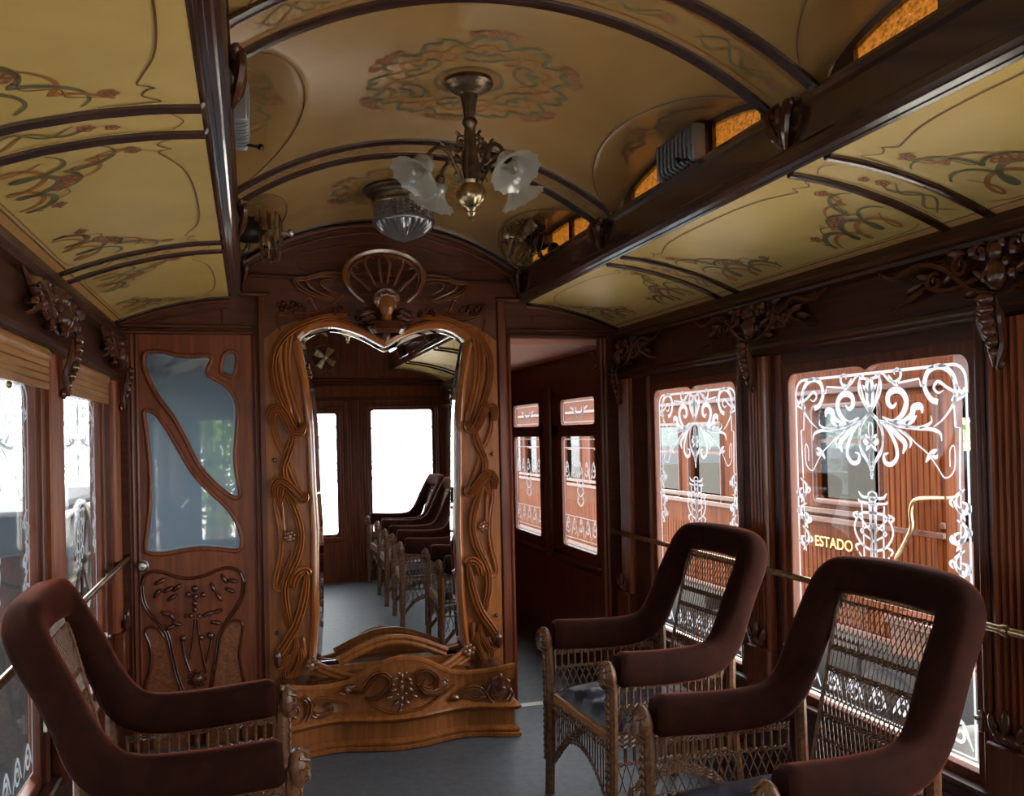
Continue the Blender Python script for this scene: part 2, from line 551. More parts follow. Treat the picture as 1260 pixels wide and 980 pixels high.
def copy_tree(o, parent=None):
    c = o.copy()
    COL.objects.link(c)
    if parent is not None:
        c.parent = parent
        c.matrix_parent_inverse = o.matrix_parent_inverse
    for ch in list(KIDS.get(o.name, [])):
        copy_tree_child(ch, c)
    return c
def copy_tree_child(ch, parent):
    d = ch.copy()
    COL.objects.link(d)
    d.parent = parent
    d.matrix_parent_inverse = ch.matrix_parent_inverse
    for g in list(KIDS.get(ch.name, [])):
        copy_tree_child(g, d)
KIDS = {}
def index_kids():
    KIDS.clear()
    for o in bpy.data.objects:
        if o.parent:
            KIDS.setdefault(o.parent.name, []).append(o)
def piece(name, me, parent):
    o = bpy.data.objects.new(name, me)
    COL.objects.link(o)
    if parent is not None:
        hang(o, parent)
    return o
# ================================================================== the saloon's shell
XW = 1.29            # inner face of the side walls
YE = 4.60            # end wall
YR = -0.12           # rear wall
RV = 1.23            # radius of the clerestory vault
XB = 0.7365          # where the vault springs
XL = 0.765           # clerestory (lunette) wall
ZS = 2.335           # springing height
LH = 0.137           # lunette height
BAYS = [(-0.55, 0.62), (0.83, 1.97), (2.16, 3.30), (3.47, 4.60)]
def vault(x):
    return 2.58 - (RV - sqrt(max(RV * RV - x * x, 0)))
def lun(y):
    z = ZS - 0.002
    for a, b in BAYS:
        if a < y < b:
            t = (y - (a + b) / 2) / ((b - a) / 2)
            z = max(z, ZS + LH * sqrt(max(0, 1 - t * t)) ** 0.9)
    return z
def ceil_z(x, y):
    ax = abs(x)
    return max(vault(min(ax, XB)), lun(y)) if ax <= XB else lun(y)
SIDE = [(0.7625, 2.172), (0.86, 2.163), (0.975, 2.143), (1.108, 2.109), (1.21, 2.073), (1.293, 2.040)]
def side_z(x):
    ax = abs(x)
    for (x0, z0), (x1, z1) in zip(SIDE, SIDE[1:]):
        if ax <= x1:
            return z0 + (z1 - z0) * (ax - x0) / (x1 - x0)
    return SIDE[-1][1]
def frange(a, b, n):
    return [a + (b - a) * i / n for i in range(n + 1)]

# floor
b = MB(); b.box(-1.33, 1.33, YR, 7.6, -0.05, 0.0)
floor = struct(b.build('floor', 'carpet', smooth=False))

# ceilings: vault with lunettes, two side decks
b = MB()
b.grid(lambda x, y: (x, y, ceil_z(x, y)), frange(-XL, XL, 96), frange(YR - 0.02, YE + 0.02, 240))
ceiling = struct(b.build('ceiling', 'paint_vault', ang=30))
for sx in (-1, 1):
    b = MB()
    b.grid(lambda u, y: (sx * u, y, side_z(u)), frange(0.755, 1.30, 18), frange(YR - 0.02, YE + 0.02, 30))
    c = struct(b.build('ceiling', 'paint', ang=60))
    if sx < 0: ceiling_l = c
    else: ceiling_r = c
    # amber painted border along the cornice
    b = MB()
    b.grid(lambda u, y: (sx * u, y, side_z(u) - 0.0015), frange(1.262, 1.292, 3), [YR, YE - 0.02])
    b.build('painted_border', 'paint_band', c)
    b = MB()
    b.tube([(sx * 1.2605, YR, side_z(1.2605) - 0.001), (sx * 1.2605, YE - 0.02, side_z(1.2605) - 0.001)], 0.0028, 5)
    b.build('border_line', 'st_brown', c)
# roof skin above, keeps the daylight out
b = MB()
prof = [(-1.36, 2.0), (-1.36, 2.12), (-1.0, 2.24), (-0.80, 2.26), (-0.80, 2.2)]
b.sweep([(0, YR - 0.1, 0), (0, 7.7, 0)], [(1.36, 2.02), (1.36, 2.12), (1.0, 2.24), (0.80, 2.26), (0.775, 2.20)], (0, 0, 1), cap=False)
b.sweep([(0, YR - 0.1, 0), (0, 7.7, 0)], [(-1.36, 2.02), (-1.36, 2.12), (-1.0, 2.24), (-0.80, 2.26), (-0.775, 2.20)], (0, 0, 1), cap=False)
b.sweep([(0, YR - 0.1, 0), (0, 7.7, 0)], [(-0.86, 2.50), (-0.6, 2.64), (0, 2.72), (0.6, 2.64), (0.86, 2.50)], (0, 0, 1), cap=False)
struct(b.build('ceiling', 'ext_roof'))

# deck beams with mouldings
BP = [(0.772, 2.215), (0.772, 2.178), (0.764, 2.170), (0.752, 2.166), (0.748, 2.174), (0.740, 2.174), (0.737, 2.166), (0.727, 2.166),
      (0.722, 2.176), (0.712, 2.176), (0.705, 2.186), (0.705, 2.205), (0.712, 2.215), (0.712, 2.295), (0.703, 2.305), (0.703, 2.322), (0.716, 2.338), (0.772, 2.338)]
for sx in (-1, 1):
    b = MB()
    b.sweep([(0, YR, 0), (0, YE, 0)], [(sx * x, z) for x, z in BP] + [(sx * BP[0][0], BP[0][1])], (0, 0, 1))
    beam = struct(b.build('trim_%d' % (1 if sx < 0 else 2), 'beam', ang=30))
    # carved ornaments hung on the inner face of the beam at every rib pair
    for yy in (0.72, 2.07, 3.385, 4.52):
        b = MB()
        N = Vector((-sx, 0, 0))
        X0 = sx * 0.702
        for d in (-1, 1):
            b.tube(smooth_path([(X0, yy + d * 0.02, 2.34), (X0 - sx * 0.02, yy + d * 0.045, 2.31), (X0 - sx * 0.016, yy + d * 0.03, 2.26), (X0, yy + d * 0.006, 2.21)], 4), taper(12, 0.012), 6)
            b.leaf((X0 - sx * 0.01, yy + d * 0.04, 2.315), (0, d, 0.8), 0.05, 0.025, 0.014, N)
        b.blob((X0 - sx * 0.012, yy, 2.30), (0.016, 0.014, 0.026))
        b.blob((X0 - sx * 0.008, yy, 2.245), (0.012, 0.010, 0.022))
        b.build('carved_drop', 'wood_carved', beam)

# ribs across the vault and the side decks, in pairs
RIB = [(-0.5, -0.05), (-0.5, 0.25), (-0.28, 0.42), (-0.16, 0.30), (0, 0.48), (0.16, 0.30), (0.28, 0.42), (0.5, 0.25), (0.5, -0.05)]
for yy in (0.62, 0.83, 1.965, 2.165, 3.30, 3.47, 4.575):
    b = MB()
    xs = frange(-XB, XB, 36)
    path = [(x, yy, vault(x)) for x in xs]
    nor = [Vector((-x / RV, 0, -sqrt(1 - (x / RV) ** 2))) for x in xs]
    b.sweep(path, RIB, nor, 0.036)
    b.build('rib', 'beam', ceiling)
for sx, c in ((-1, ceiling_l), (1, ceiling_r)):
    for yy in (0.62, 0.80, 1.975, 2.14, 3.305, 3.455, 4.582):
        b = MB()
        xs = frange(0.765, 1.292, 14)
        path = [(sx * x, yy, side_z(x)) for x in xs]
        nor = []
        for x in xs:
            dz = (side_z(min(x + 0.02, 1.29)) - side_z(max(x - 0.02, 0.763))) / (min(x + 0.02, 1.29) - max(x - 0.02, 0.763))
            nor.append(Vector((sx * dz, 0, -1)).normalized())
        b.sweep(path, RIB, nor, 0.030)
        b.build('rib', 'beam', c)

# clerestory walls with amber lunette lights
for sx in (-1, 1):
    side = 'left' if sx < 0 else 'right'
    b = MB()
    b.box(sx * XL, sx * (XL + 0.02), YR, YE, 2.20, ZS + 0.004)
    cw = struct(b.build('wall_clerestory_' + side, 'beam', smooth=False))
    for (ya, yb) in BAYS:
        if yb < 0.7: ya = YR + 0.02
        yc, hw = (ya + yb) / 2, (yb - ya) / 2
        ys = frange(ya + 0.004, yb - 0.004, 28)
        outer = [(ya + 0.004, ZS - 0.004)] + [(y, max(lun(y), ZS)) for y in ys] + [(yb - 0.004, ZS - 0.004)]
        holes = []
        for (p, q) in ((-0.80, -0.31), (-0.24, 0.24), (0.31, 0.80)):
            y0, y1 = yc + p * hw, yc + q * hw
            top = [(y, max(lun(y) - 0.022, ZS + 0.02)) for y in frange(y1, y0, 8)]
            holes.append([(y0, ZS + 0.012), (y1, ZS + 0.012)] + top)
        plate('lunette_sash', outer, holes, 0.02, lambda u, v, w: (sx * (XL - 0.004 + w), u, v), 'beam', cw)
        for h in holes:
            g = [(sx * (XL + 0.009), u, v) for u, v in h]
            MB().add(g, [tuple(range(len(g)))]).build('amber_pane', 'amber', cw, smooth=False)

# ------------------------------------------------------------------ side walls
WIN = [(3.36, 4.16), (2.08, 2.98), (0.80, 1.68)]
WB, WT = 0.47, 1.675            # glass bottom and top
PIL = [4.485, 3.155, 1.925, 0.66]  # pilaster centres
walls = {}
def pier_runs():
    return [(4.16 + 0.03, YE), (2.98 + 0.03, 3.36 - 0.03), (1.68 + 0.03, 2.08 - 0.03), (YR, 0.80 - 0.03)]
for sx in (-1, 1):
    side = 'left' if sx < 0 else 'right'
    a, c = sorted((sx * XW, sx * (XW + 0.05)))
    b = MB()
    b.box(a, c, YR, YE, 0.0, WB - 0.05)
    b.box(a, c, YR, YE, WT + 0.03, 2.06)
    for (y0, y1) in pier_runs():
        b.box(a, c, y0, y1, WB - 0.05, WT + 0.03)
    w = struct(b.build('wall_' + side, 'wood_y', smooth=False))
    walls[sx] = w
    X = sx * XW
    N = Vector((-sx, 0, 0))
    # cornice
    CP = [(0, 2.046), (0.006, 2.036), (0.016, 2.024), (0.020, 2.010), (0.032, 2.000), (0.034, 1.985), (0.024, 1.978), (0.022, 1.966), (0.012, 1.960), (0.0, 1.955)]
    b = MB()
    b.sweep([(X, YR, 0), (X, YE, 0)], [(-sx * p, z) for p, z in CP], (0, 0, 1))
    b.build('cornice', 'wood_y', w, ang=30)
    # lower frieze moulding above the windows
    FP = [(0, 1.80), (0.028, 1.795), (0.034, 1.782), (0.024, 1.774), (0.024, 1.764), (0.010, 1.755), (0, 1.752)]
    b = MB()
    b.sweep([(X, YR, 0), (X, YE, 0)], [(-sx * p, z) for p, z in FP], (0, 0, 1))
    b.build('frieze_moulding', 'wood_y', w, ang=30)
    # dado: sill moulding, panels, skirting
    DP = [(0, 0.445), (0.03, 0.442), (0.036, 0.432), (0.030, 0.422), (0.012, 0.412), (0, 0.405)]
    b = MB()
    b.sweep([(X, YR, 0), (X, YE, 0)], [(-sx * p, z) for p, z in DP], (0, 0, 1))
    b.build('window_sill', 'wood_y', w, ang=30)
    b = MB()
    SP = [(0, 0.16), (0.012, 0.155), (0.018, 0.145), (0.022, 0.14), (0.022, 0.0)]
    b.sweep([(X, YR, 0), (X, YE, 0)], [(-sx * p, z) for p, z in SP], (0, 0, 1))
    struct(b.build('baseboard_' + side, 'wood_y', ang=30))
    for (y0, y1) in ((3.30, 4.30), (2.05, 3.0), (0.78, 1.70)):
        b = MB()
        loop = [(X, y, z) for y, z in rrect(y0, y1, 0.20, 0.37, 0.02, 2)]
        b.sweep(loop, ROUND, N, 0.018, closed=True)
        b.build('dado_panel', 'wood_y', w)
    # pilasters: fluted shafts with base blocks and carved feet
    for yc in PIL:
        b = MB()
        hw = 0.072
        prof = [(-hw, 0), (-hw, 0.012)]
        k = 5
        for i in range(k):
            y0 = -hw + 0.012 + (2 * hw - 0.024) * i / k
            y1 = -hw + 0.012 + (2 * hw - 0.024) * (i + 1) / k
            prof += [(y0 + 0.003, 0.015), (y0 + 0.006, 0.024), ((y0 + y1) / 2, 0.029), (y1 - 0.006, 0.024), (y1 - 0.003, 0.015)]
        prof += [(hw, 0.012), (hw, 0)]
        b.add([(X - sx * h, yc + q, 0.60) for q, h in prof] + [(X - sx * h, yc + q, 1.752) for q, h in prof],
              [(i, i + 1, len(prof) + i + 1, len(prof) + i) for i in range(len(prof) - 1)])
        b.build('pilaster', 'pilaster', w, ang=25)
        b = MB()
        b.box(*sorted((X, X - sx * 0.05)), yc - hw - 0.006, yc + hw + 0.006, 0.405, 0.60, 0.006)
        b.build('pilaster_base', 'wood', w)
        b = MB()   # small carved foot
        b.blob((X - sx * 0.05, yc, 0.625), (0.018, 0.05, 0.02))
        for d in (-1, 1):
            b.leaf((X - sx * 0.05, yc + d * 0.045, 0.65), (0, d * 0.4, 1), 0.07, 0.03, 0.012, N)
        b.leaf((X - sx * 0.052, yc, 0.665), (0, 0, 1), 0.08, 0.03, 0.014, N)
        b.build('carved_foot', 'wood_carved', w)
        # nails down the shaft edges
        # carved corbel and frieze cluster over each pilaster
        b = MB()
        for i in range(7):
            t = i / 6
            b.blob((X - sx * (0.085 - 0.045 * t * t), yc, 1.80 - 0.17 * t), (0.020 - 0.008 * t, 0.030 - 0.014 * t, 0.019))
        for d in (-1, 1):
            b.tube(smooth_path([(X - sx * 0.075, yc + d * 0.03, 1.80), (X - sx * 0.07, yc + d * 0.035, 1.74), (X - sx * 0.05, yc + d * 0.02, 1.68), (X - sx * 0.055, yc + d * 0.004, 1.62)], 4), taper(12, 0.011), 6)
        b.build('carved_corbel', 'wood_carved', w)
        b = MB()
        for d in (-1, 1):
            def W3(u, v, h=0.03):
                return (X - sx * h, yc + d * u, v)
            b.tube(smooth_path([W3(0.02, 1.82), W3(0.10, 1.845), W3(0.20, 1.92), W3(0.30, 1.945), W3(0.40, 1.925), W3(0.48, 1.955)], 5), taper(25, 0.013), 6)
            b.tube(smooth_path([W3(0.03, 1.90), W3(0.10, 1.865), W3(0.19, 1.855), W3(0.27, 1.875), W3(0.36, 1.845), W3(0.44, 1.83)], 5), taper(25, 0.010), 6)
            for (cu, cv, r) in ((0.13, 1.915, 0.038), (0.235, 1.885, 0.03), (0.06, 1.94, 0.026)):
                b.tube([W3(u, v, 0.032) for u, v in spiral((cu, cv), 0.006, r, 0, 1.4, 16)], taper(16, 0.010), 5)
            for (u, v, du, dv) in ((0.07, 1.88, 1, 0.6), (0.16, 1.955, 1, 0.2), (0.18, 1.89, 0.8, -0.5), (0.29, 1.91, 1, 0.3), (0.33, 1.88, 1, -0.3), (0.10, 1.835, 1, -0.2)):
                p = W3(u, v, 0.022)
                b.leaf(p, (0, d * du, dv), 0.075, 0.03, 0.020, N)
            for (u, v) in ((0.045, 1.865), (0.025, 1.90), (0.05, 1.925), (0.09, 1.945), (0.015, 1.95)):
                b.blob(W3(u, v, 0.035), 0.016, n=6, m=4)
        b.blob((X - sx * 0.045, yc, 1.87), (0.03, 0.032, 0.045))
        b.blob((X - sx * 0.045, yc, 1.93), (0.022, 0.022, 0.028))
        b.build('carved_frieze', 'wood_carved', w)

# ------------------------------------------------------------------ end wall
PILC = (-0.653, 0.646)
b = MB()
def wall_top(x):
    return ceil_z(x, YE - 0.01) + 0.01 if abs(x) < 0.755 else side_z(x) + 0.01
xs = sorted(set([-1.30, -1.25, -1.24, -1.235, -0.64, 0.652, 1.19, 1.30] + frange(-1.30, 1.30, 60)))
vs, fs = [], []
for x0, x1 in zip(xs, xs[1:]):
    xm = (x0 + x1) / 2
    zb = 1.985 if (-1.235 < xm < -0.64 or 0.652 < xm < 1.19) else 0.0
    o = len(vs)
    for y in (YE, YE + 0.06):
        vs += [(x0, y, zb), (x1, y, zb), (x1, y, wall_top(x1)), (x0, y, wall_top(x0))]
    fs += [(o, o + 1, o + 2, o + 3), (o + 4, o + 7, o + 6, o + 5), (o, o + 4, o + 5, o + 1), (o + 3, o + 2, o + 6, o + 7), (o, o + 3, o + 7, o + 4), (o + 1, o + 5, o + 6, o + 2)]
b.add(vs, fs)
wall_end = struct(b.build('wall_front', 'wood_h', smooth=False))
NY = Vector((0, -1, 0))
def WY(x, z, h=0.0):
    return (x, YE - h, z)
for sx in (-1, 1):
    # arched moulding under the side deck
    xs = frange(0.765, 1.29, 16)
    for dz, wd, mt in ((0.018, 0.026, 'wood_h'), (0.052, 0.010, 'wood_h')):
        b = MB()
        b.sweep([WY(sx * x, side_z(x) - dz) for x in xs], ROUND, NY, wd)
        b.build('arch_moulding', mt, wall_end)
    b = MB()   # sunk panel above the door
    px = frange(0.80, 1.20, 12)
    loop = [WY(sx * x, side_z(x) - 0.062) for x in px] + [WY(sx * 1.2, 2.035), WY(sx * 0.80, 2.035)]
    b.sweep(loop, ROUND, NY, 0.010, closed=True)
    b.build('door_head_panel', 'wood_h', wall_end)
    # door head mouldings
    b = MB()
    b.box(*sorted((sx * 0.655, sx * 1.27)), YE - 0.028, YE, 2.015, 2.032, 0.005)
    b.box(*sorted((sx * 0.655, sx * 1.27)), YE - 0.018, YE, 1.985, 2.003, 0.005)
    b.build('door_head', 'wood_h', wall_end)
    # jambs
    for xj in (0.648, 1.205):
        b = MB()
        p0 = sx * xj
        b.sweep([(p0, YE, 0), (p0, YE, 2.0)], reeds(2), NY, 0.045)
        b.build('door_jamb', 'wood', wall_end)
    # pilaster beside the mirror
    b = MB()
    x0, x1 = sorted((sx * 0.588, sx * 0.632))
    b.box(x0, x1, YE - 0.05, YE, 0.0, 2.175, 0.006)
    b.build('pilaster', 'wood', wall_end)
    b = MB()
    b.box(*sorted((sx * 0.575, sx * 0.72)), YE - 0.062, YE, 2.172, 2.190, 0.005)
    b.build('pilaster_cap', 'wood_h', wall_end)
# header over the mirror and arched tympanum
b = MB()
b.box(-0.705, 0.705, YE - 0.04, YE, 2.190, 2.268, 0.004)
b.sweep([WY(-0.705, 2.278), WY(0.705, 2.278)], ROUND, NY, 0.03)
b.build('header', 'wood_h', wall_end)
for dz, wd in ((0.02, 0.034), (0.062, 0.016)):
    b = MB()
    b.sweep([WY(x, vault(x) - dz) for x in frange(-0.70, 0.70, 36)], ROUND, NY, wd)
    b.build('arch_moulding', 'wood_h', wall_end)
b = MB()
top = [(x, vault(x) - 0.115) for x in frange(-0.36, 0.36, 16)]
loop = [WY(x, z) for x, z in top + [(0.425, 2.40), (0.44, 2.36), (0.42, 2.325), (0.37, 2.31), (-0.37, 2.31), (-0.42, 2.325), (-0.44, 2.36), (-0.425, 2.40)]]
b.sweep(loop, ROUND, NY, 0.010, closed=True)
b.build('tympanum_panel', 'wood_h', wall_end)

# ------------------------------------------------------------------ rear wall (seen in the mirror)
b = MB()
RWIN = [(-0.36, 0.20, 0.45, 1.745), (0.49, 1.19, 0.45, 1.775), (-1.18, -0.80, 0.45, 1.70)]
xs = sorted(set([-1.30, -1.18, -0.80, -0.36, 0.20, 0.49, 1.19, 1.30] + frange(-1.30, 1.30, 40)))
vs, fs = [], []
for x0, x1 in zip(xs, xs[1:]):
    xm = (x0 + x1) / 2
    runs = [(0.0, None)]
    for (a, c, z0, z1) in RWIN:
        if a < xm < c: runs = [(0.0, z0), (z1, None)]
    for (zb, zt) in runs:
        o = len(vs)
        for y in (YR, YR - 0.05):
            vs += [(x0, y, zb), (x1, y, zb), (x1, y, zt or wall_top(x1)), (x0, y, zt or wall_top(x0))]
        fs += [(o, o + 1, o + 2, o + 3), (o + 4, o + 7, o + 6, o + 5), (o, o + 4, o + 5, o + 1), (o + 3, o + 2, o + 6, o + 7), (o, o + 3, o + 7, o + 4), (o + 1, o + 5, o + 6, o + 2)]
b.add(vs, fs)
wall_rear = struct(b.build('wall_rear', 'wood', smooth=False))
for (a, c, z0, z1) in RWIN:
    b = MB()
    b.sweep([(x, YR, z) for x, z in rrect(a - 0.02, c + 0.02, z0 - 0.02, z1 + 0.02, 0.02, 2)], REED2, (0, 1, 0), 0.05, closed=True)
    b.build('window_moulding', 'wood', wall_rear)
b = MB()
b.sweep([(-1.28, YR, 2.03), (1.28, YR, 2.03)], REED3, (0, 1, 0), 0.09)
b.sweep([(-1.28, YR, 1.86), (1.28, YR, 1.86)], REED2, (0, 1, 0), 0.04)
b.build('header', 'wood_h', wall_rear)
for xp in (0.30, 0.41):
    b = MB()
    b.sweep([(xp, YR, 0.1), (xp, YR, 1.85)], REED2, (0, 1, 0), 0.05)
    b.build('pilaster', 'wood', wall_rear)

# ------------------------------------------------------------------ corridor beyond the right-hand doorway, vestibule behind the door
b = MB()
ry = [(4.66, 4.95), (5.62, 6.02), (6.72, 7.6)]
for y0, y1 in ry:
    b.box(XW, XW + 0.05, y0, y1, 0.66, 1.73)
b.box(XW, XW + 0.05, 4.66, 7.6, 0.0, 0.69)
b.box(XW, XW + 0.05, 4.66, 7.6, 1.70, 2.1)
b.box(XW, XW + 0.05, 4.95, 6.72, 1.45, 1.515)
wall_corr = struct(b.build('wall_corridor', 'wood', smooth=False))
for yp in (5.82, 4.80):
    b = MB()
    b.sweep([(XW, yp, 0.62), (XW, yp, 1.78)], reeds(3), (-1, 0, 0), 0.11)
    b.build('pilaster', 'wood', wall_corr)
b = MB()
b.sweep([(XW, 4.66, 0.64), (XW, 7.6, 0.64)], ROUND, (-1, 0, 0), 0.05)
b.build('window_sill', 'wood_y', wall_corr)
b = MB(); b.box(0.55, 0.60, 4.66, 7.6, 0, 2.0)
struct(b.build('wall_corridor_inner', 'wood', smooth=False))
b = MB(); b.box(0.55, 1.34, 7.55, 7.6, 0, 2.1)
struct(b.build('wall_corridor_end', 'wood', smooth=False))
b = MB(); b.box(0.55, 1.34, 4.66, 7.6, 1.955, 1.985)
struct(b.build('ceiling', 'corr_ceiling', smooth=False))
b = MB()
b.box(-1.30, 0.55, 5.70, 5.74, 0, 2.1)
b.box(-1.34, -1.29, 4.66, 5.74, 0, 0.95); b.box(-1.34, -1.29, 4.66, 5.74, 1.7, 2.1); b.box(-1.34, -1.29, 4.66, 4.86, 0.95, 1.7); b.box(-1.34, -1.29, 5.5, 5.74, 0.95, 1.7)  # side opening added out of view to let daylight into the vestibule
wv = struct(b.build('wall_vestibule', 'plaster', smooth=False))
b = MB(); b.box(-1.34, 0.55, 4.66, 5.74, 2.05, 2.08)
struct(b.build('ceiling', 'plaster', smooth=False))
b = MB()
b.box(0.66, 1.18, YE + 0.0, YE + 0.06, 0.0, 0.006)
struct(b.build('trim_3', 'nickel', smooth=False))
# ================================================================== windows with acid-etched panes
XG = 1.312
def ez(px, py):
    """zoomed picture point of the second right-hand window -> (distance from the pane's axis, height)"""
    p = at_x(900 + px * 0.3468, 380 + py * 0.3468, XG)
    return p.y, p.z
_ya = at_x(900 + 481 * 0.3468, 380 + 500 * 0.3468, XG).y
def half(pts):
    return [(_ya - ez(*p)[0], ez(*p)[1]) for p in pts]
# right half of the ornament: list of (points, width, kind)
ORN = []
def orn(pts, w, tp=True, n=5):
    ORN.append((half(pts), w, tp, n))
orn([(481, 250), (508, 246), (514, 290), (490, 350), (452, 405), (440, 450), (446, 505), (470, 545), (481, 575)], 0.010, False)   # crossing band
orn([(481, 372), (462, 340), (447, 290), (440, 250), (455, 238)], 0.009, False)
orn([(481, 372), (505, 395), (522, 440), (520, 490), (500, 530), (481, 572)], 0.009, False)
orn([(481, 575), (487, 588), (481, 604)], 0.006, False)
orn([(500, 236), (520, 232), (540, 252), (560, 262), (580, 250), (584, 228), (572, 216), (560, 224), (564, 236)], 0.011)
orn([(540, 236), (556, 262), (575, 275)], 0.012)
orn([(510, 395), (545, 405), (600, 418), (650, 422), (690, 405), (690, 380)], 0.010)
orn([(515, 400), (570, 415), (640, 425), (690, 428), (722, 442), (728, 470)], 0.012)
orn([(540, 410), (600, 440), (640, 480), (680, 515), (712, 560), (740, 600), (772, 572), (772, 490), (757, 502), (757, 560)], 0.005, False)
orn([(672, 545), (690, 515), (712, 500)], 0.016)
orn([(690, 515), (705, 528), (714, 518)], 0.012)
orn([(530, 405), (575, 450), (600, 480), (592, 515)], 0.020)
orn([(550, 412), (600, 445), (620, 470), (616, 495)], 0.012)
orn([(505, 392), (540, 430), (566, 480), (572, 525), (552, 552), (530, 545), (526, 520), (542, 512)], 0.016)
orn([(520, 385), (560, 400), (592, 372), (604, 330), (590, 298), (565, 290), (542, 305), (540, 335), (556, 350), (570, 335)], 0.022)
orn([(540, 398), (590, 405), (622, 380), (630, 352), (655, 348), (660, 372)], 0.024)
orn([(600, 405), (620, 402), (640, 380)], 0.016)
orn([(575, 265), (648, 250), (655, 276), (668, 272)], 0.0075, False, 1)
orn([(770, 335), (776, 420), (792, 424), (792, 640)], 0.0075, False, 1)
orn([(700, 420), (735, 390), (768, 340), (772, 300), (745, 280), (715, 260), (700, 282), (716, 300), (735, 290)], 0.010)
orn([(715, 332), (690, 322), (668, 280), (678, 228), (716, 207), (756, 224), (776, 268), (776, 310), (765, 332)], 0.018, False)
orn([(760, 240), (782, 280), (800, 300), (806, 280)], 0.012)
orn([(765, 332), (790, 320), (815, 305)], 0.008)
# rosette
for (u, v, w) in ((481, 430, .022), (481, 520, .022)):
    orn([(481, v - 28), (481, v + 28)], w)
orn([(481, 475), (508, 470)], 0.026)
orn([(481, 475), (500, 445)], 0.014)
orn([(481, 475), (500, 505)], 0.014)
# leaf in the urn
orn([(481, 245), (481, 350)], 0.030)
orn([(481, 300), (500, 268)], 0.012)
# monogram
orn([(481, 645), (500, 660), (492, 690), (481, 680)], 0.008)
orn([(481, 668), (520, 672), (536, 655)], 0.010)
orn([(481, 690), (530, 692), (538, 682)], 0.009)
orn([(498, 690), (498, 905), (525, 912)], 0.010, False, 2)
orn([(526, 700), (526, 890), (545, 880)], 0.008, False, 2)
orn([(481, 700), (481, 910)], 0.007, False, 2)
orn([(481, 722), (530, 735), (558, 790), (535, 845), (481, 862)], 0.009, False)
orn([(481, 762), (520, 785), (535, 800), (510, 815), (481, 826)], 0.007, False)
orn([(540, 730), (560, 745), (548, 760)], 0.010)
orn([(535, 845), (556, 860), (548, 878)], 0.010)
orn([(500, 790), (530, 755), (555, 735)], 0.008)
# side stem ornament
for k in range(3):
    y0 = 640 + 108 * k
    s = 1 if k % 2 == 0 else -1
    orn([(795 + 14 * s, y0), (795 - 18 * s, y0 + 28), (795 - 14 * s, y0 + 62), (795 + 14 * s, y0 + 84), (795 + 24 * s, y0 + 58), (795 + 4 * s, y0 + 44)], 0.016)
    orn([(795 - 14 * s, y0 + 62), (795 + 4 * s, y0 + 90), (795 + 16 * s, y0 + 112)], 0.011)
    orn([(795 + 24 * s, y0 + 50), (795 + 36 * s, y0 + 70), (795 + 20 * s, y0 + 88)], 0.012)
    orn([(795 - 18 * s, y0 + 30), (795 - 38 * s, y0 + 44), (795 - 26 * s, y0 + 64)], 0.010)
orn([(795, 640), (795, 965)], 0.006, False, 1)

def etch(b, X, N, yc, sc, zmap=lambda z: z):
    for pts, w, tp, n in ORN:
        for sgn in (-1, 1):
            path = smooth_path([(X, yc + sgn * u * sc, zmap(z)) for u, z in pts], n)
            m = len(path) - 1
            b.sweep(path, FLAT, N, taper(m, w, 0.3, 0.3) if tp else w, cap=False)

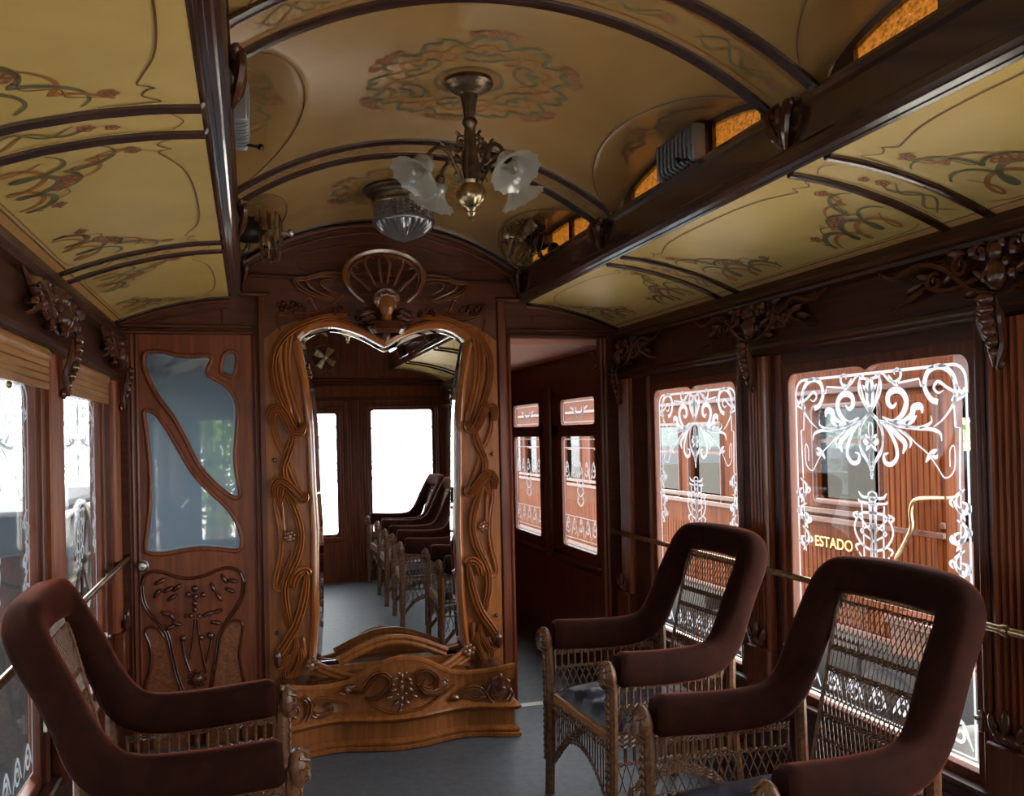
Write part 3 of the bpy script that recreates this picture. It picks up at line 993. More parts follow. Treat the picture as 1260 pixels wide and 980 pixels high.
wn_i = 0
ROWNAMES = {}
for sx in (1, -1):
    for wi, (y0, y1) in enumerate(WIN):
        wn_i += 1
        N = Vector((-sx, 0, 0))
        outer = [(y0 - 0.032, WB - 0.052), (y1 + 0.032, WB - 0.052), (y1 + 0.032, WT + 0.032), (y0 - 0.032, WT + 0.032)]
        yc = (y0 + y1) / 2
        hw = (y1 - y0) / 2
        top = [(yc + 0.06, WT), (yc + 0.03, WT - 0.003), (yc + 0.012, WT - 0.010), (yc, WT - 0.016), (yc - 0.012, WT - 0.010), (yc - 0.03, WT - 0.003), (yc - 0.06, WT)]
        rr = rrect(y0, y1, WB, WT, 0.045, 5, (0, 0, 1, 1))
        hole = []
        for i, p in enumerate(rr):
            hole.append(p)
            if i == 7:            # after the top right corner
                hole += top
        fr = plate('window_%d' % wn_i, outer, [hole], 0.034, lambda u, v, w: (sx * (1.294 + w), u, v), 'wood', None, 0.004)
        struct(fr)
        b = MB()
        b.box(*sorted((sx * (XG + 0.001), sx * (XG + 0.004))), y0 - 0.02, y1 + 0.02, WB - 0.02, WT + 0.02)
        b.build('pane', 'glass', fr, smooth=False)
        if wi < 2:
            b = MB()
            X = sx * XG
            m = 0.030
            loop = [(X, y, z) for y, z in rrect(y0 + m, y1 - m, WB + m, WT - m, 0.05, 5, (0, 0, 1, 1))]
            b.sweep(loop, FLAT, N, 0.010, closed=True)
            sc = hw / 0.45
            etch(b, X, N, yc, sc)
            # lower edge band with leaf scrolls
            for k in range(7):
                u = y0 + 0.09 + (y1 - y0 - 0.18) * k / 6
                b.sweep([(X, p[0], p[1]) for p in spiral((u, WB + 0.085), 0.006, 0.034, k, 1.3, 14)], FLAT, N, taper(14, 0.012), cap=False)
                b.sweep(smooth_path([(X, u - 0.05, WB + 0.05), (X, u, WB + 0.128), (X, u + 0.05, WB + 0.06)], 4), FLAT, N, taper(8, 0.014), cap=False)
            et = b.build('etching', 'etch', fr, smooth=False)
            et['kind'] = 'stuff'
        # reveal mouldings
        b = MB()
        for yy in (y0 - 0.045, y1 + 0.045):
            b.sweep([(sx * XW, yy, 0.44), (sx * XW, yy, 1.75)], reeds(2), N, 0.034)
        b.build('window_moulding', 'wood', walls[sx])
        # latches low on the jambs
        for yy in (y0 - 0.02, y1 + 0.02):
            b = MB()
            b.box(*sorted((sx * 1.278, sx * 1.294)), yy - 0.008, yy + 0.008, 0.60, 0.66, 0.003)
            b.blob((sx * 1.272, yy, 0.64), (0.008, 0.012, 0.008))
            b.build('latch', 'nickel', fr)

# corridor windows: small upper light over a tall pane
for k, (y0, y1) in enumerate(((4.95, 5.62), (6.02, 6.72))):
    wn_i += 1
    fr = plate('window_%d' % wn_i, [(y0 - 0.01, 0.68), (y1 + 0.01, 0.68), (y1 + 0.01, 1.71), (y0 - 0.01, 1.71)],
               [rrect(y0 + 0.03, y1 - 0.03, 0.73, 1.445, 0.03, 3), rrect(y0 + 0.03, y1 - 0.03, 1.515, 1.685, 0.03, 3)], 0.03,
               lambda u, v, w: (1.295 + w, u, v), 'wood', None, 0.003)
    struct(fr)
    for z0, z1 in ((0.72, 1.45), (1.51, 1.69)):
        b = MB(); b.box(1.312, 1.315, y0 + 0.02, y1 - 0.02, z0, z1)
        b.build('pane', 'glass', fr, smooth=False)
    b = MB()
    X, N, yc = 1.311, Vector((-1, 0, 0)), (y0 + y1) / 2
    for (z0, z1) in ((0.75, 1.425), (1.535, 1.665)):
        b.sweep([(X, y, z) for y, z in rrect(y0 + 0.05, y1 - 0.05, z0, z1, 0.02, 2)], FLAT, N, 0.007, closed=True)
    for i in range(5):
        u = y0 + 0.10 + (y1 - y0 - 0.2) * i / 4
        for zz in (0.86, 1.22):
            b.sweep([(X, p[0], p[1]) for p in spiral((u, zz), 0.006, 0.045, i, 1.3, 14)], FLAT, N, taper(14, 0.012), cap=False)
            b.sweep(smooth_path([(X, u - 0.05, zz - 0.06), (X, u, zz + 0.06), (X, u + 0.05, zz - 0.05)], 4), FLAT, N, taper(8, 0.014), cap=False)
    for zz in (0.79, 0.93, 1.37):
        b.sweep([(X, y0 + 0.05, zz), (X, y1 - 0.05, zz)], FLAT, N, 0.006)
    for d in (-1, 1):
        for i in range(3):
            b.sweep(smooth_path([(X, yc, 1.0 + 0.06 * i), (X, yc + d * 0.05, 1.03 + 0.06 * i), (X, yc + d * 0.03, 1.07 + 0.06 * i)], 4), FLAT, N, taper(8, 0.016), cap=False)
            b.sweep(smooth_path([(X, yc, 1.56), (X, yc + d * 0.04 * (i + 1), 1.58 + 0.02 * i), (X, yc + d * 0.05 * (i + 1), 1.63)], 4), FLAT, N, taper(8, 0.014), cap=False)
    e = b.build('etching', 'etch', fr, smooth=False); e['kind'] = 'stuff'
# rear panes
for k, (a, c, z0, z1) in enumerate(RWIN):
    wn_i += 1
    fr = plate('window_%d' % wn_i, [(a, z0), (c, z0), (c, z1), (a, z1)], [rrect(a + 0.03, c - 0.03, z0 + 0.03, z1 - 0.03, 0.03, 3)], 0.03,
               lambda u, v, w: (u, YR - 0.04 + w, v), 'wood', None, 0.003)
    struct(fr)
    b = MB(); b.box(a + 0.02, c - 0.02, YR - 0.026, YR - 0.023, z0 + 0.02, z1 - 0.02)
    b.build('pane', 'glass', fr, smooth=False)
    b = MB()
    N = Vector((0, 1, 0)); Y = YR - 0.021
    b.sweep([(x, Y, z) for x, z in rrect(a + 0.06, c - 0.06, z0 + 0.06, z1 - 0.06, 0.04, 3)], FLAT, N, 0.010, closed=True)
    xc, hw = (a + c) / 2, (c - a) / 2
    for pts, w, tp, n in ORN:
        for sgn in (-1, 1):
            path = smooth_path([(xc + sgn * u * hw / 0.45, Y, z) for u, z in pts], n)
            b.sweep(path, FLAT, N, taper(len(path) - 1, w, 0.3, 0.3) if tp else w, cap=False)
    if k == 2:
        b = MB()
        for xx in (-1.05, -0.93):
            b.box(xx - 0.006, xx + 0.006, YR - 0.03, YR - 0.015, z0 + 0.02, z1 - 0.02)
        for zz in (0.85, 1.25):
            b.box(a + 0.02, c - 0.02, YR - 0.03, YR - 0.015, zz - 0.006, zz + 0.006)
        b.build('glazing_bars', 'black', fr, smooth=False)
        continue
    e = b.build('etching', 'etch', fr, smooth=False); e['kind'] = 'stuff'

# wooden slatted blinds rolled up over the left windows
for i, (y0, y1) in enumerate(WIN[:2]):
    r = empty('window_blind', (-1.275, (y0 + y1) / 2, 1.72))
    b = MB(); b.tube([(-1.275, y0 - 0.02, 1.738), (-1.275, y1 + 0.02, 1.738)], 0.024, 10)
    b.build('roller', 'blind', r)
    for k in range(4):
        z = 1.71 - 0.022 * k
        b = MB(); b.box(-1.268, -1.258, y0 - 0.01, y1 + 0.01, z - 0.010, z + 0.010, 0.002)
        b.build('slat', 'blind', r)
    b = MB(); b.blob((-1.262, (y0 + y1) / 2, 1.622), (0.008, 0.012, 0.010))
    b.build('pull', 'brass', r)
    tag(r, ['tan slatted wooden blind rolled up over the left window nearest the door', 'tan slatted wooden blind over the left window behind the left armchair'][i], 'blind', 'rolled blinds over the left windows')

# ================================================================== the panelled end door (left) 
def zD4(pts, y=4.588):
    o = [at_y(0 + p[0] * 0.3878, 380 + p[1] * 0.3878, y) for p in pts]
    return [(p.x, p.z) for p in o]
def zD8(pts, y=4.588):
    o = [at_y(120 + p[0] * 0.245, 640 + p[1] * 0.245, y) for p in pts]
    return [(p.x, p.z) for p in o]
def sm2(pts, n=4, closed=True):
    return [(p.x, p.y) for p in smooth_path([(a, b_, 0) for a, b_ in pts], n, closed)]
paneA = sm2(zD4([(456, 150), (470, 136), (520, 136), (560, 146), (610, 150), (655, 147), (672, 160), (658, 195), (668, 215), (705, 235), (738, 268), (754, 315), (750, 400), (746, 480), (756, 550), (762, 588), (748, 602), (715, 585), (665, 540), (625, 490), (585, 410), (545, 340), (500, 280), (470, 225), (455, 185)]))
paneB = sm2(zD4([(708, 150), (725, 136), (744, 138), (752, 155), (748, 195), (738, 216), (718, 212), (700, 198)]))
paneC = sm2(zD4([(455, 332), (468, 322), (495, 335), (535, 390), (575, 460), (615, 525), (665, 580), (715, 625), (750, 675), (766, 725), (764, 760), (745, 770), (690, 764), (630, 762), (575, 770), (515, 780), (470, 776), (460, 755), (468, 690), (476, 600), (474, 500), (464, 400)]))
DX0, DX1 = -1.232, -0.643
door = plate('door_1', [(DX0, 0.006), (DX1, 0.006), (DX1, 1.984), (DX0, 1.984)], [paneA, paneB, paneC], 0.036, lambda u, v, w: (u, 4.592 + w, v), 'wood_door', None, 0.0)
struct(door)
for nm, pl in (('pane', paneA), ('pane', paneB), ('pane', paneC)):
    MB().add([(u, 4.612, v) for u, v in pl], [tuple(range(len(pl)))]).build('pane', 'doorglass', door, smooth=False)
    b = MB()
    b.sweep([(u, 4.592, v) for u, v in pl], ROUND, NY, 0.022, closed=True)
    b.build('pane_moulding', 'wood_door', door)
    # fine etched line following the pane edge
    cx = sum(p[0] for p in pl) / len(pl); cz = sum(p[1] for p in pl) / len(pl)
    b = MB()
    b.sweep([(cx + (u - cx) * 0.90, 4.6105, cz + (v - cz) * 0.93) for u, v in pl], FLAT, NY, 0.003, closed=True)
    e = b.build('etched_line', 'etch', door, smooth=False)
# relief panel
def dcurve(pts, w, prof=ROUND, m='wood_carved', name='carved_moulding', tp=False, n=5, h=0.0):
    b = MB()
    path = smooth_path([(x, 4.592 - h, z) for x, z in zD8(pts, 4.588)], n)
    b.sweep(path, prof, NY, taper(len(path) - 1, w * 1.15) if tp else w * 1.15, out=1.6)
    return b.build(name, m, door)
dcurve([(222, 330), (228, 390), (245, 440), (290, 500), (340, 555), (362, 610), (378, 690), (400, 780), (440, 890), (470, 990), (478, 1100), (470, 1250)], 0.020, REED2)
dcurve([(735, 310), (728, 380), (700, 440), (645, 520), (612, 590), (598, 690), (580, 780), (560, 890), (540, 990), (532, 1100), (540, 1250)], 0.020, REED2)
dcurve([(222, 330), (235, 285), (270, 262), (330, 265), (400, 288), (470, 294), (540, 280), (610, 250), (665, 242), (712, 262), (735, 310)], 0.016)
dcurve([(238, 570), (245, 545), (270, 538), (305, 550), (335, 590)], 0.012)
dcurve([(238, 570), (262, 630), (270, 690), (262, 760), (240, 830), (238, 900), (262, 1000), (270, 1100), (265, 1250)], 0.014)
dcurve([(625, 560), (660, 515), (700, 505), (728, 525), (722, 600), (712, 680), (728, 780), (740, 850), (725, 980), (720, 1100), (725, 1250)], 0.012)
for pl in ([(248, 560), (275, 548), (310, 565), (335, 610), (352, 690), (375, 790), (400, 880), (440, 1000), (440, 1240), (280, 1240), (282, 1100), (250, 900), (252, 830), (276, 750), (280, 680), (262, 610)],
           [(640, 555), (690, 515), (720, 535), (714, 610), (702, 680), (718, 790), (730, 850), (712, 990), (712, 1240), (560, 1240), (560, 1000), (590, 800), (612, 650)]):
    q = zD8(pl)
    MB().add([(u, 4.5905, v) for u, v in q], [tuple(range(len(q)))]).build('burl_panel', 'burl', door, smooth=False)
b = MB()
def DL(u, v, du, dv, L, W, H=0.020):
    L, W = L * 1.35, W * 1.35
    (x, z), (x2, z2) = zD8([(u, v), (u + du, v + dv)])
    b.leaf((x, 4.586, z), (x2 - x, 0, z2 - z), L, W, H, NY)
for (u, v, du, dv) in ((315, 310, 1, -.6), (300, 370, .8, -1), (355, 350, 1, -.5), (375, 390, 1, -.7), (635, 295, .6, 1), (680, 305, 1, .2), (665, 352, 1, .4), (580, 340, .5, 1), (610, 385, .7, 1),
                       (370, 480, .7, 1), (400, 520, 1, .3), (365, 540, -1, .5), (600, 460, 1, -.3), (595, 515, 1, .1), (400, 340, 1, -.8), (345, 470, 1, .2), (560, 470, 1, -.3)):
    DL(u, v, du, dv, 0.045, 0.018)
for (u, v, r) in ((490, 345, .016), (455, 375, .013), (530, 375, .013), (490, 385, .014), (490, 420, .014), (490, 450, .012), (470, 480, .011), (510, 482, .011), (445, 482, .010), (540, 480, .010), (430, 595, .016), (568, 580, .016), (520, 590, .013)):
    (x, z), = zD8([(u, v)])
    b.blob((x, 4.584, z), (r * 1.15, 0.020, r * 1.15))
b.build('carved_flowers', 'wood_carved', door)
for pts in ([(490, 500), (480, 600), (465, 700)], [(502, 500), (512, 590), (530, 690), (548, 770)], [(425, 610), (440, 690), (465, 760)], [(575, 595), (560, 660), (545, 720)]):
    dcurve(pts, 0.012, ROUND, name='carved_stem')
b = MB()
(x, z), = zD8([(500, 800)])
b.blob((x, 4.58, z), (0.030, 0.022, 0.030), n=10, m=8)
for k in range(7):
    a = 2 * pi * k / 7
    b.blob((x + 0.034 * cos(a), 4.586, z + 0.034 * sin(a)), 0.013, n=6, m=4)
b.build('carved_bud', 'wood_carved', door)
# knob
p = at_y(176, 697, 4.57)
b = MB(); b.lathe([(0.0, 0.050), (0.018, 0.047), (0.026, 0.036), (0.022, 0.024), (0.010, 0.016), (0.010, 0.006), (0.024, 0.004), (0.024, 0)], (p.x, 4.592, p.z), 16, (0, -1, 0))
b.build('door_knob', 'nickel', door)
# ================================================================== carved mirror console
XM, YM = -0.012, 4.545
mir = tag(empty('mirror_console', (XM, 4.4, 0)), 'tall heart-topped mirror in a carved mahogany whiplash frame on a bowed base', 'mirror')
def mz(o, s, pts, y=4.535):
    out = []
    for p in pts:
        q = at_y(o[0] + p[0] * s, o[1] + p[1] * s, y)
        out.append((q.x - XM, q.z))
    return out
A3 = lambda pts: mz((320, 370), 0.2553, pts)
A4 = lambda pts: mz((320, 600), 0.2655, pts)
PXL = lambda pts: mz((0, 0), 1.0, pts)
edge = PXL([(474, 427), (463, 421), (446, 412), (422, 404), (401, 402), (381, 408), (368, 419)])
side = PXL([(368, 419), (374, 445), (379.2, 472), (385, 523), (388.4, 600), (391.7, 653), (392, 706), (392, 759), (389.6, 804)]) + [(-0.385, 0.33)]
edge[0] = (0, edge[0][1])
lh = [(p.x, p.y) for p in smooth_path([(u, v, 0) for u, v in edge], 4)] + [(p.x, p.y) for p in smooth_path([(u, v, 0) for u, v in side], 3)][1:]
glass_out = lh + [(-u, v) for u, v in lh[::-1][:-1]]
to_m = lambda y: (lambda u, v, w: (XM + u, y + w, v))
outer = [(-0.592, 0.12), (0.592, 0.12), (0.592, 2.192), (-0.592, 2.192)]
plate('back_panel', outer, [glass_out], 0.05, to_m(4.548), 'wood_warm', mir)
# darker head board above the arches of the frame
hb = [(-0.59, 1.96), (-0.52, 2.02), (-0.44, 2.05), (-0.30, 2.075), (-0.18, 2.06), (0, 1.99), (0.18, 2.06), (0.30, 2.075), (0.44, 2.05), (0.52, 2.02), (0.59, 1.96), (0.59, 2.19), (-0.59, 2.19)]
plate('head_board', hb, [], 0.006, to_m(4.542), 'wood_h', mir)
g = MB(); g.add([(XM + u, 4.556, v) for u, v in glass_out], [tuple(range(len(glass_out)))])
g.build('mirror_glass', 'mirror', mir, smooth=False)
# bevelled rim of the mirror: a sloping silvered strip
nb = len(glass_out)
cxx, czz = 0.0, 1.2
ins = []
for i in range(nb):
    a, c = Vector(glass_out[i - 1]), Vector(glass_out[(i + 1) % nb])
    t = (c - a).normalized()
    n = Vector((-t.y, t.x))
    p = Vector(glass_out[i])
    if (Vector((0, 1.2)) - p).dot(n) < 0: n = -n
    ins.append(p + n * 0.026)
b = MB()
b.add([(XM + u, 4.5555, v) for u, v in glass_out] + [(XM + p.x, 4.5515, p.y) for p in ins],
      [(i, (i + 1) % nb, nb + (i + 1) % nb, nb + i) for i in range(nb)])
b.build('mirror_bevel', 'mirror', mir, smooth=False)
# big rounded frame moulding round the glass
def offset(pts, d):
    out = []
    for i in range(len(pts)):
        a, c = Vector(pts[max(i - 1, 0)]), Vector(pts[min(i + 1, len(pts) - 1)])
        t = (c - a).normalized()
        n = Vector((-t.y, t.x))
        if (Vector((0, 1.2)) - Vector(pts[i])).dot(n) > 0: n = -n
        p = Vector(pts[i]) + n * d
        out.append((p.x, p.y))
    return out
topcv = [(p.x, p.y) for p in smooth_path([(u, v, 0) for u, v in edge], 5)]
sidecv = [(p.x, p.y) for p in smooth_path([(u, v, 0) for u, v in side], 4)]
for s in (-1, 1):
    for nm, cv, d, w in (('frame_top', topcv, 0.020, 0.048), ('frame_side', sidecv, 0.018, 0.044)):
        o = offset(cv, d)
        if nm == 'frame_top': o[0] = (0.0, topcv[0][1] + 0.026)
        b = MB()
        b.sweep([(XM - s * u, 4.548, v) for u, v in o], ROUND, NY, w, out=1.5)
        b.build(nm, 'strand', mir)
# whiplash strands, left traced and mirrored
STR = [
    # A3 points, width, profile, lift
    (A3([(420, 72), (330, 78), (250, 98), (160, 140), (95, 200), (62, 290), (66, 380), (92, 470), (130, 545), (160, 590), (172, 625)]), 0.036, REED3, 0.012),
    (A3([(180, 185), (150, 150), (132, 250), (138, 370), (165, 480), (190, 560), (200, 605)]), 0.034, REED2, 0.004),
    (A3([(112, 175), (95, 260), (110, 380), (135, 480), (160, 570)]), 0.026, ROUND, 0.0),
    (A3([(60, 600), (54, 560), (68, 528), (100, 530), (125, 570), (150, 620), (175, 638), (200, 625), (205, 595)]), 0.046, REED4, 0.030),
    (A3([(62, 575), (70, 640), (95, 700), (125, 760), (150, 820), (180, 890), (205, 945)]), 0.026, REED2, 0.006),
    (A3([(158, 640), (152, 690), (130, 750), (112, 810), (118, 880), (108, 930), (92, 990)]), 0.038, REED3, 0.014),
    (A3([(72, 950), (66, 910), (85, 872), (120, 880), (160, 918), (195, 955), (215, 950), (218, 925)]), 0.044, REED4, 0.030),
    (A4([(70, 30), (72, 90), (88, 160), (98, 250), (90, 340), (72, 420), (72, 462), (88, 474), (102, 452), (120, 400), (138, 345), (152, 290)]), 0.026, REED2, 0.010),
    (A4([(92, 10), (105, 90), (112, 170), (118, 230)]), 0.022, ROUND, 0.004),
    (A4([(118, 20), (150, 80), (180, 160), (188, 240), (172, 320), (140, 390), (118, 450), (115, 510), (128, 580), (145, 640)]), 0.036, REED3, 0.018),
    (A4([(155, 465), (160, 425), (185, 392), (215, 388), (222, 410)]), 0.042, REED3, 0.026),
    (A4([(216, 395), (212, 460), (195, 550), (165, 640), (120, 715), (85, 775), (78, 812), (98, 822), (118, 800), (128, 770)]), 0.040, REED3, 0.022),
    (A4([(105, 530), (112, 590), (128, 650)]), 0.018, ROUND, 0.002),
    (A4([(168, 700), (166, 750), (140, 800), (118, 850), (120, 876), (140, 880), (150, 850)]), 0.030, REED3, 0.014),
    (A4([(200, 690), (205, 735), (212, 790)]), 0.020, ROUND, 0.006),
    (A4([(185, 740), (190, 790), (170, 850), (150, 900), (160, 930)]), 0.030, REED3, 0.020),
]
for pts, w, prof, lift in STR:
    for s in (-1, 1):
        b = MB()
        path = smooth_path([(XM - s * u, 4.548 - lift, v) for u, v in pts], 6)
        m = len(path) - 1
        b.sweep(path, prof, NY, [w * 1.12 * (0.55 + 0.45 * min(1, 6 * min(i, m - i) / m)) for i in range(m + 1)], out=2.1)
        b.build('whiplash_strand', 'strand', mir)
def flower(x, y, z, r, parent, name='carved_flower', m='carved_warm'):
    b = MB()
    for k in range(6):
        a = 2 * pi * k / 6 + 0.3
        b.blob((x + r * 0.62 * cos(a), y - 0.004, z + r * 0.62 * sin(a)), (r * 0.42, r * 0.30, r * 0.42), n=7, m=5)
    f = b.build(name, m, parent)
    c = MB(); c.blob((x, y - r * 0.3, z), r * 0.24, n=7, m=5)
    c.build('flower_centre', 'gold', f)
    return f
(fx, fz), = A4([(138, 225)])
(bx, bz), = A4([(240, 812)])
nails = A3([(68, 770)]) + A4([(78, 678)])
for s in (-1, 1):
    flower(XM - s * fx, 4.515, fz, 0.030, mir)
    flower(XM - s * bx, 4.49, bz, 0.036, mir)
    for (u, v) in nails:
        b = MB(); b.blob((XM - s * u, 4.545, v), (0.011, 0.012, 0.011), n=8, m=6); b.build('stud', 'beam', mir)
    # pale diagonal stretchers running into the base
    b = MB()
    b.sweep(smooth_path([(XM - s * bx, 4.52, bz - 0.02), (XM - s * (bx + 0.10), 4.45, bz - 0.055), (XM - s * (bx + 0.20), 4.40, bz - 0.085)], 4), REED3, NY, 0.07, out=0.8)
    b.build('stretcher', 'wood_warm', mir)
    b = MB()
    b.blob((XM - s * 0.555 * -1 * -1, 4.50, 0.40), (0.022, 0.022, 0.045))
    b.build('finial', 'wood_carved', mir)

# serpentine base
FR = [(0.0, 4.180), (0.09, 4.190), (0.18, 4.222), (0.26, 4.248), (0.33, 4.252), (0.42, 4.228), (0.50, 4.188), (0.56, 4.180)]
def yf(x):
    a = abs(x)
    for (x0, y0), (x1, y1) in zip(FR, FR[1:]):
        if a <= x1:
            t = (a - x0) / (x1 - x0); t = t * t * (3 - 2 * t) if False else t
            return y0 + (y1 - y0) * t
    return FR[-1][1]
xs = frange(-0.555, 0.555, 60)
_y = [yf(x) for x in xs]
for _ in range(4):
    _y = [_y[0]] + [(_y[i - 1] + 2 * _y[i] + _y[i + 1]) / 4 for i in range(1, 60)] + [_y[-1]]
yfs = dict(zip(range(61), _y))
def yfi(x):
    t = (x + 0.555) / 1.11 * 60
    i = max(0, min(59, int(t)))
    return _y[i] + (_y[i + 1] - _y[i]) * (t - i)
def serp(name, prof, m, cap_back=4.59):
    """horizontal moulding along the bowed front; prof = (outward, height)"""
    b = MB()
    path = [(XM - 0.555, cap_back, 0), ] + [(XM + x, y, 0) for x, y in zip(xs, _y)] + [(XM + 0.555, cap_back, 0)]
    vs, fs = [], []
    n = len(prof)
    for i, p in enumerate(path):
        if i == 0 or i == 1: d = Vector((-1, -1 if i else 0, 0))
        elif i >= len(path) - 2: d = Vector((1, -1 if i == len(path) - 2 else 0, 0))
        else:
            t = Vector(path[i + 1]) - Vector(path[i - 1]); d = Vector((t.y, -t.x, 0)).normalized()
        for (o, z) in prof:
            vs.append((p[0] + d.x * o, p[1] + d.y * o, z))
    for i in range(len(path) - 1):
        for k in range(n - 1):
            fs.append((i * n + k, (i + 1) * n + k, (i + 1) * n + k + 1, i * n + k + 1))
    b.add(vs, fs)
    return b.build(name, m, mir)
serp('plinth', [(0.006, 0.0), (0.014, 0.006), (0.014, 0.02), (0.004, 0.026), (0.010, 0.032), (0.010, 0.042), (-0.004, 0.052), (-0.012, 0.056), (-0.012, 0.128)], 'wood_warm')
serp('plinth_moulding', [(-0.012, 0.126), (0.000, 0.132), (0.012, 0.140), (0.018, 0.150), (0.012, 0.160), (0.0, 0.166), (-0.010, 0.176), (-0.022, 0.182)], 'wood_warm')
def crest(x):
    a = abs(x)
    P = [(0, 0.420), (0.06, 0.412), (0.12, 0.388), (0.18, 0.352), (0.24, 0.315), (0.32, 0.300), (0.42, 0.305), (0.50, 0.325), (0.56, 0.335)]
    for (x0, z0), (x1, z1) in zip(P, P[1:]):
        if a <= x1:
            t = (a - x0) / (x1 - x0)
            return z0 + (z1 - z0) * t
    return 0.335
b = MB()
b.grid(lambda x, t: (XM + x, yfi(x) + 0.022 + 0.012 * sin(pi * t), 0.18 + (crest(x) - 0.18) * t), xs, frange(0, 1, 8))
b.grid(lambda x, t: (XM + x, yfi(x) + 0.022 + (0.05) * t, crest(x)), xs, [0, 1])
b.grid(lambda x, t: (XM + x, yfi(x) + 0.072, 0.29 + (crest(x) - 0.29) * t), xs, [0, 1])
for sx_ in (-1, 1):
    b.grid(lambda y, t: (XM + sx_ * 0.555, y, 0.18 + 0.12 * t), [yfi(0.555) + 0.022, 4.59], [0, 1])
b.build('base_front', 'wood_warm', mir)
b = MB()
b.grid(lambda x, t: (XM + x, yfi(x) + 0.06 + (4.55 - yfi(x) - 0.06) * t, 0.300), xs, [0, 1])
b.build('base_shelf', 'beam', mir, smooth=False)
b = MB()
path = [(XM + x, yfi(x) + 0.030, crest(x) + 0.004) for x in xs]
b.tube(path, 0.013, 6)
b.build('crest_moulding', 'wood_warm', mir)
# second arched moulding behind the crest
b = MB()
path = [(XM + x, 4.46, 0.36 + 0.095 * cos(x / 0.30 * pi / 2) ** 1.2) for x in frange(-0.27, 0.27, 24)]
b.sweep(path, REED2, NY, 0.05)
b.build('arched_moulding', 'wood_warm', mir)
def F6(pts):
    """points of the base seen in the picture, put on the bowed front"""
    out = []
    for p in pts:
        q = at_y(310 + p[0] * 0.347, 620 + p[1] * 0.347, 4.23)
        for _ in range(3):
            q = at_y(310 + p[0] * 0.347, 620 + p[1] * 0.347, yfi(max(-0.555, min(0.555, q.x - XM))) + 0.02)
        out.append((q.x, q.y - 0.004, q.z))
    return out
def fcurve(pts, w, prof=ROUND, tp=True, name='carved_scroll', n=5):
    b = MB()
    path = smooth_path(F6(pts), n)
    b.sweep(path, prof, NY, taper(len(path) - 1, w * 1.2, 0.4, 0.4) if tp else w, out=2.2)
    b.build(name, 'carved_warm', mir)
fcurve([(345, 715), (300, 700), (240, 695), (212, 722), (222, 748), (252, 750), (282, 735), (275, 715), (252, 718)], 0.022, REED2)
fcurve([(400, 690), (440, 722), (500, 742), (560, 735), (620, 715), (680, 672), (720, 640)], 0.014)
fcurve([(400, 690), (440, 690), (480, 660), (488, 625), (465, 605), (430, 615), (405, 645), (385, 670), (345, 668)], 0.028, REED3)
fcurve([(580, 640), (585, 605), (615, 590), (650, 610), (650, 645), (622, 658), (600, 640), (612, 620)], 0.026, REED3)
fcurve([(585, 640), (610, 668), (650, 668), (690, 650)], 0.030, REED3)
fcurve([(700, 690), (735, 668), (775, 650), (810, 655), (822, 678), (800, 690), (772, 682), (755, 668)], 0.022, REED2)
fcurve([(700, 690), (720, 682), (740, 692)], 0.02)
fcurve([(130, 745), (122, 780), (150, 790), (190, 765), (205, 715), (190, 690), (165, 700)], 0.026, REED2)
fcurve([(150, 705), (128, 720), (140, 745), (162, 738), (160, 715)], 0.024, REED2)
fcurve([(845, 640), (838, 670), (862, 700), (900, 700), (918, 675), (912, 640)], 0.026, REED2)
fcurve([(880, 620), (858, 640), (870, 668), (895, 662), (892, 640)], 0.022, REED2)
b = MB()
for (u, v, du, dv) in ((530, 610, 0, 1), (505, 620, -1, .4), (555, 620, 1, .4), (530, 650, 0, 1), (500, 660, -1, .6), (560, 655, 1, .6), (485, 685, -1, .3), (575, 680, 1, .3), (530, 690, 0, 1), (510, 705, -1, 1), (550, 702, 1, 1), (525, 735, 0, 1),
                       (340, 660, 1, -.3), (320, 672, 1, .2), (355, 648, 1, -.5), (130, 700, 0, 1), (145, 690, 1, .2), (120, 745, -.3, 1), (150, 755, 1, .4), (880, 610, 0, 1), (905, 625, 1, .5), (860, 615, -1, .5), (890, 650, 1, .5), (915, 660, .3, 1)):
    q, q2 = F6([(u, v), (u + du * 3, v + dv * 3)])
    b.leaf((q[0], q[1] - 0.006, q[2]), (q2[0] - q[0], 0, q2[2] - q[2]), 0.040, 0.020, 0.016, NY)
for (u, v) in ((520, 600), (545, 598), (530, 630), (515, 675), (545, 672), (530, 712), (500, 640), (562, 635), (890, 632), (905, 645), (140, 720), (125, 712)):
    q, = F6([(u, v)])
    b.blob((q[0], q[1] - 0.012, q[2]), 0.0095, n=6, m=4)
o = b.build('carved_acanthus', 'carved_warm', mir); o['kind'] = 'stuff'
q, = F6([(680, 630)]); flower(q[0], q[1] - 0.012, q[2], 0.022, mir)
q, = F6([(340, 655)]); flower(q[0], q[1] - 0.012, q[2], 0.018, mir)

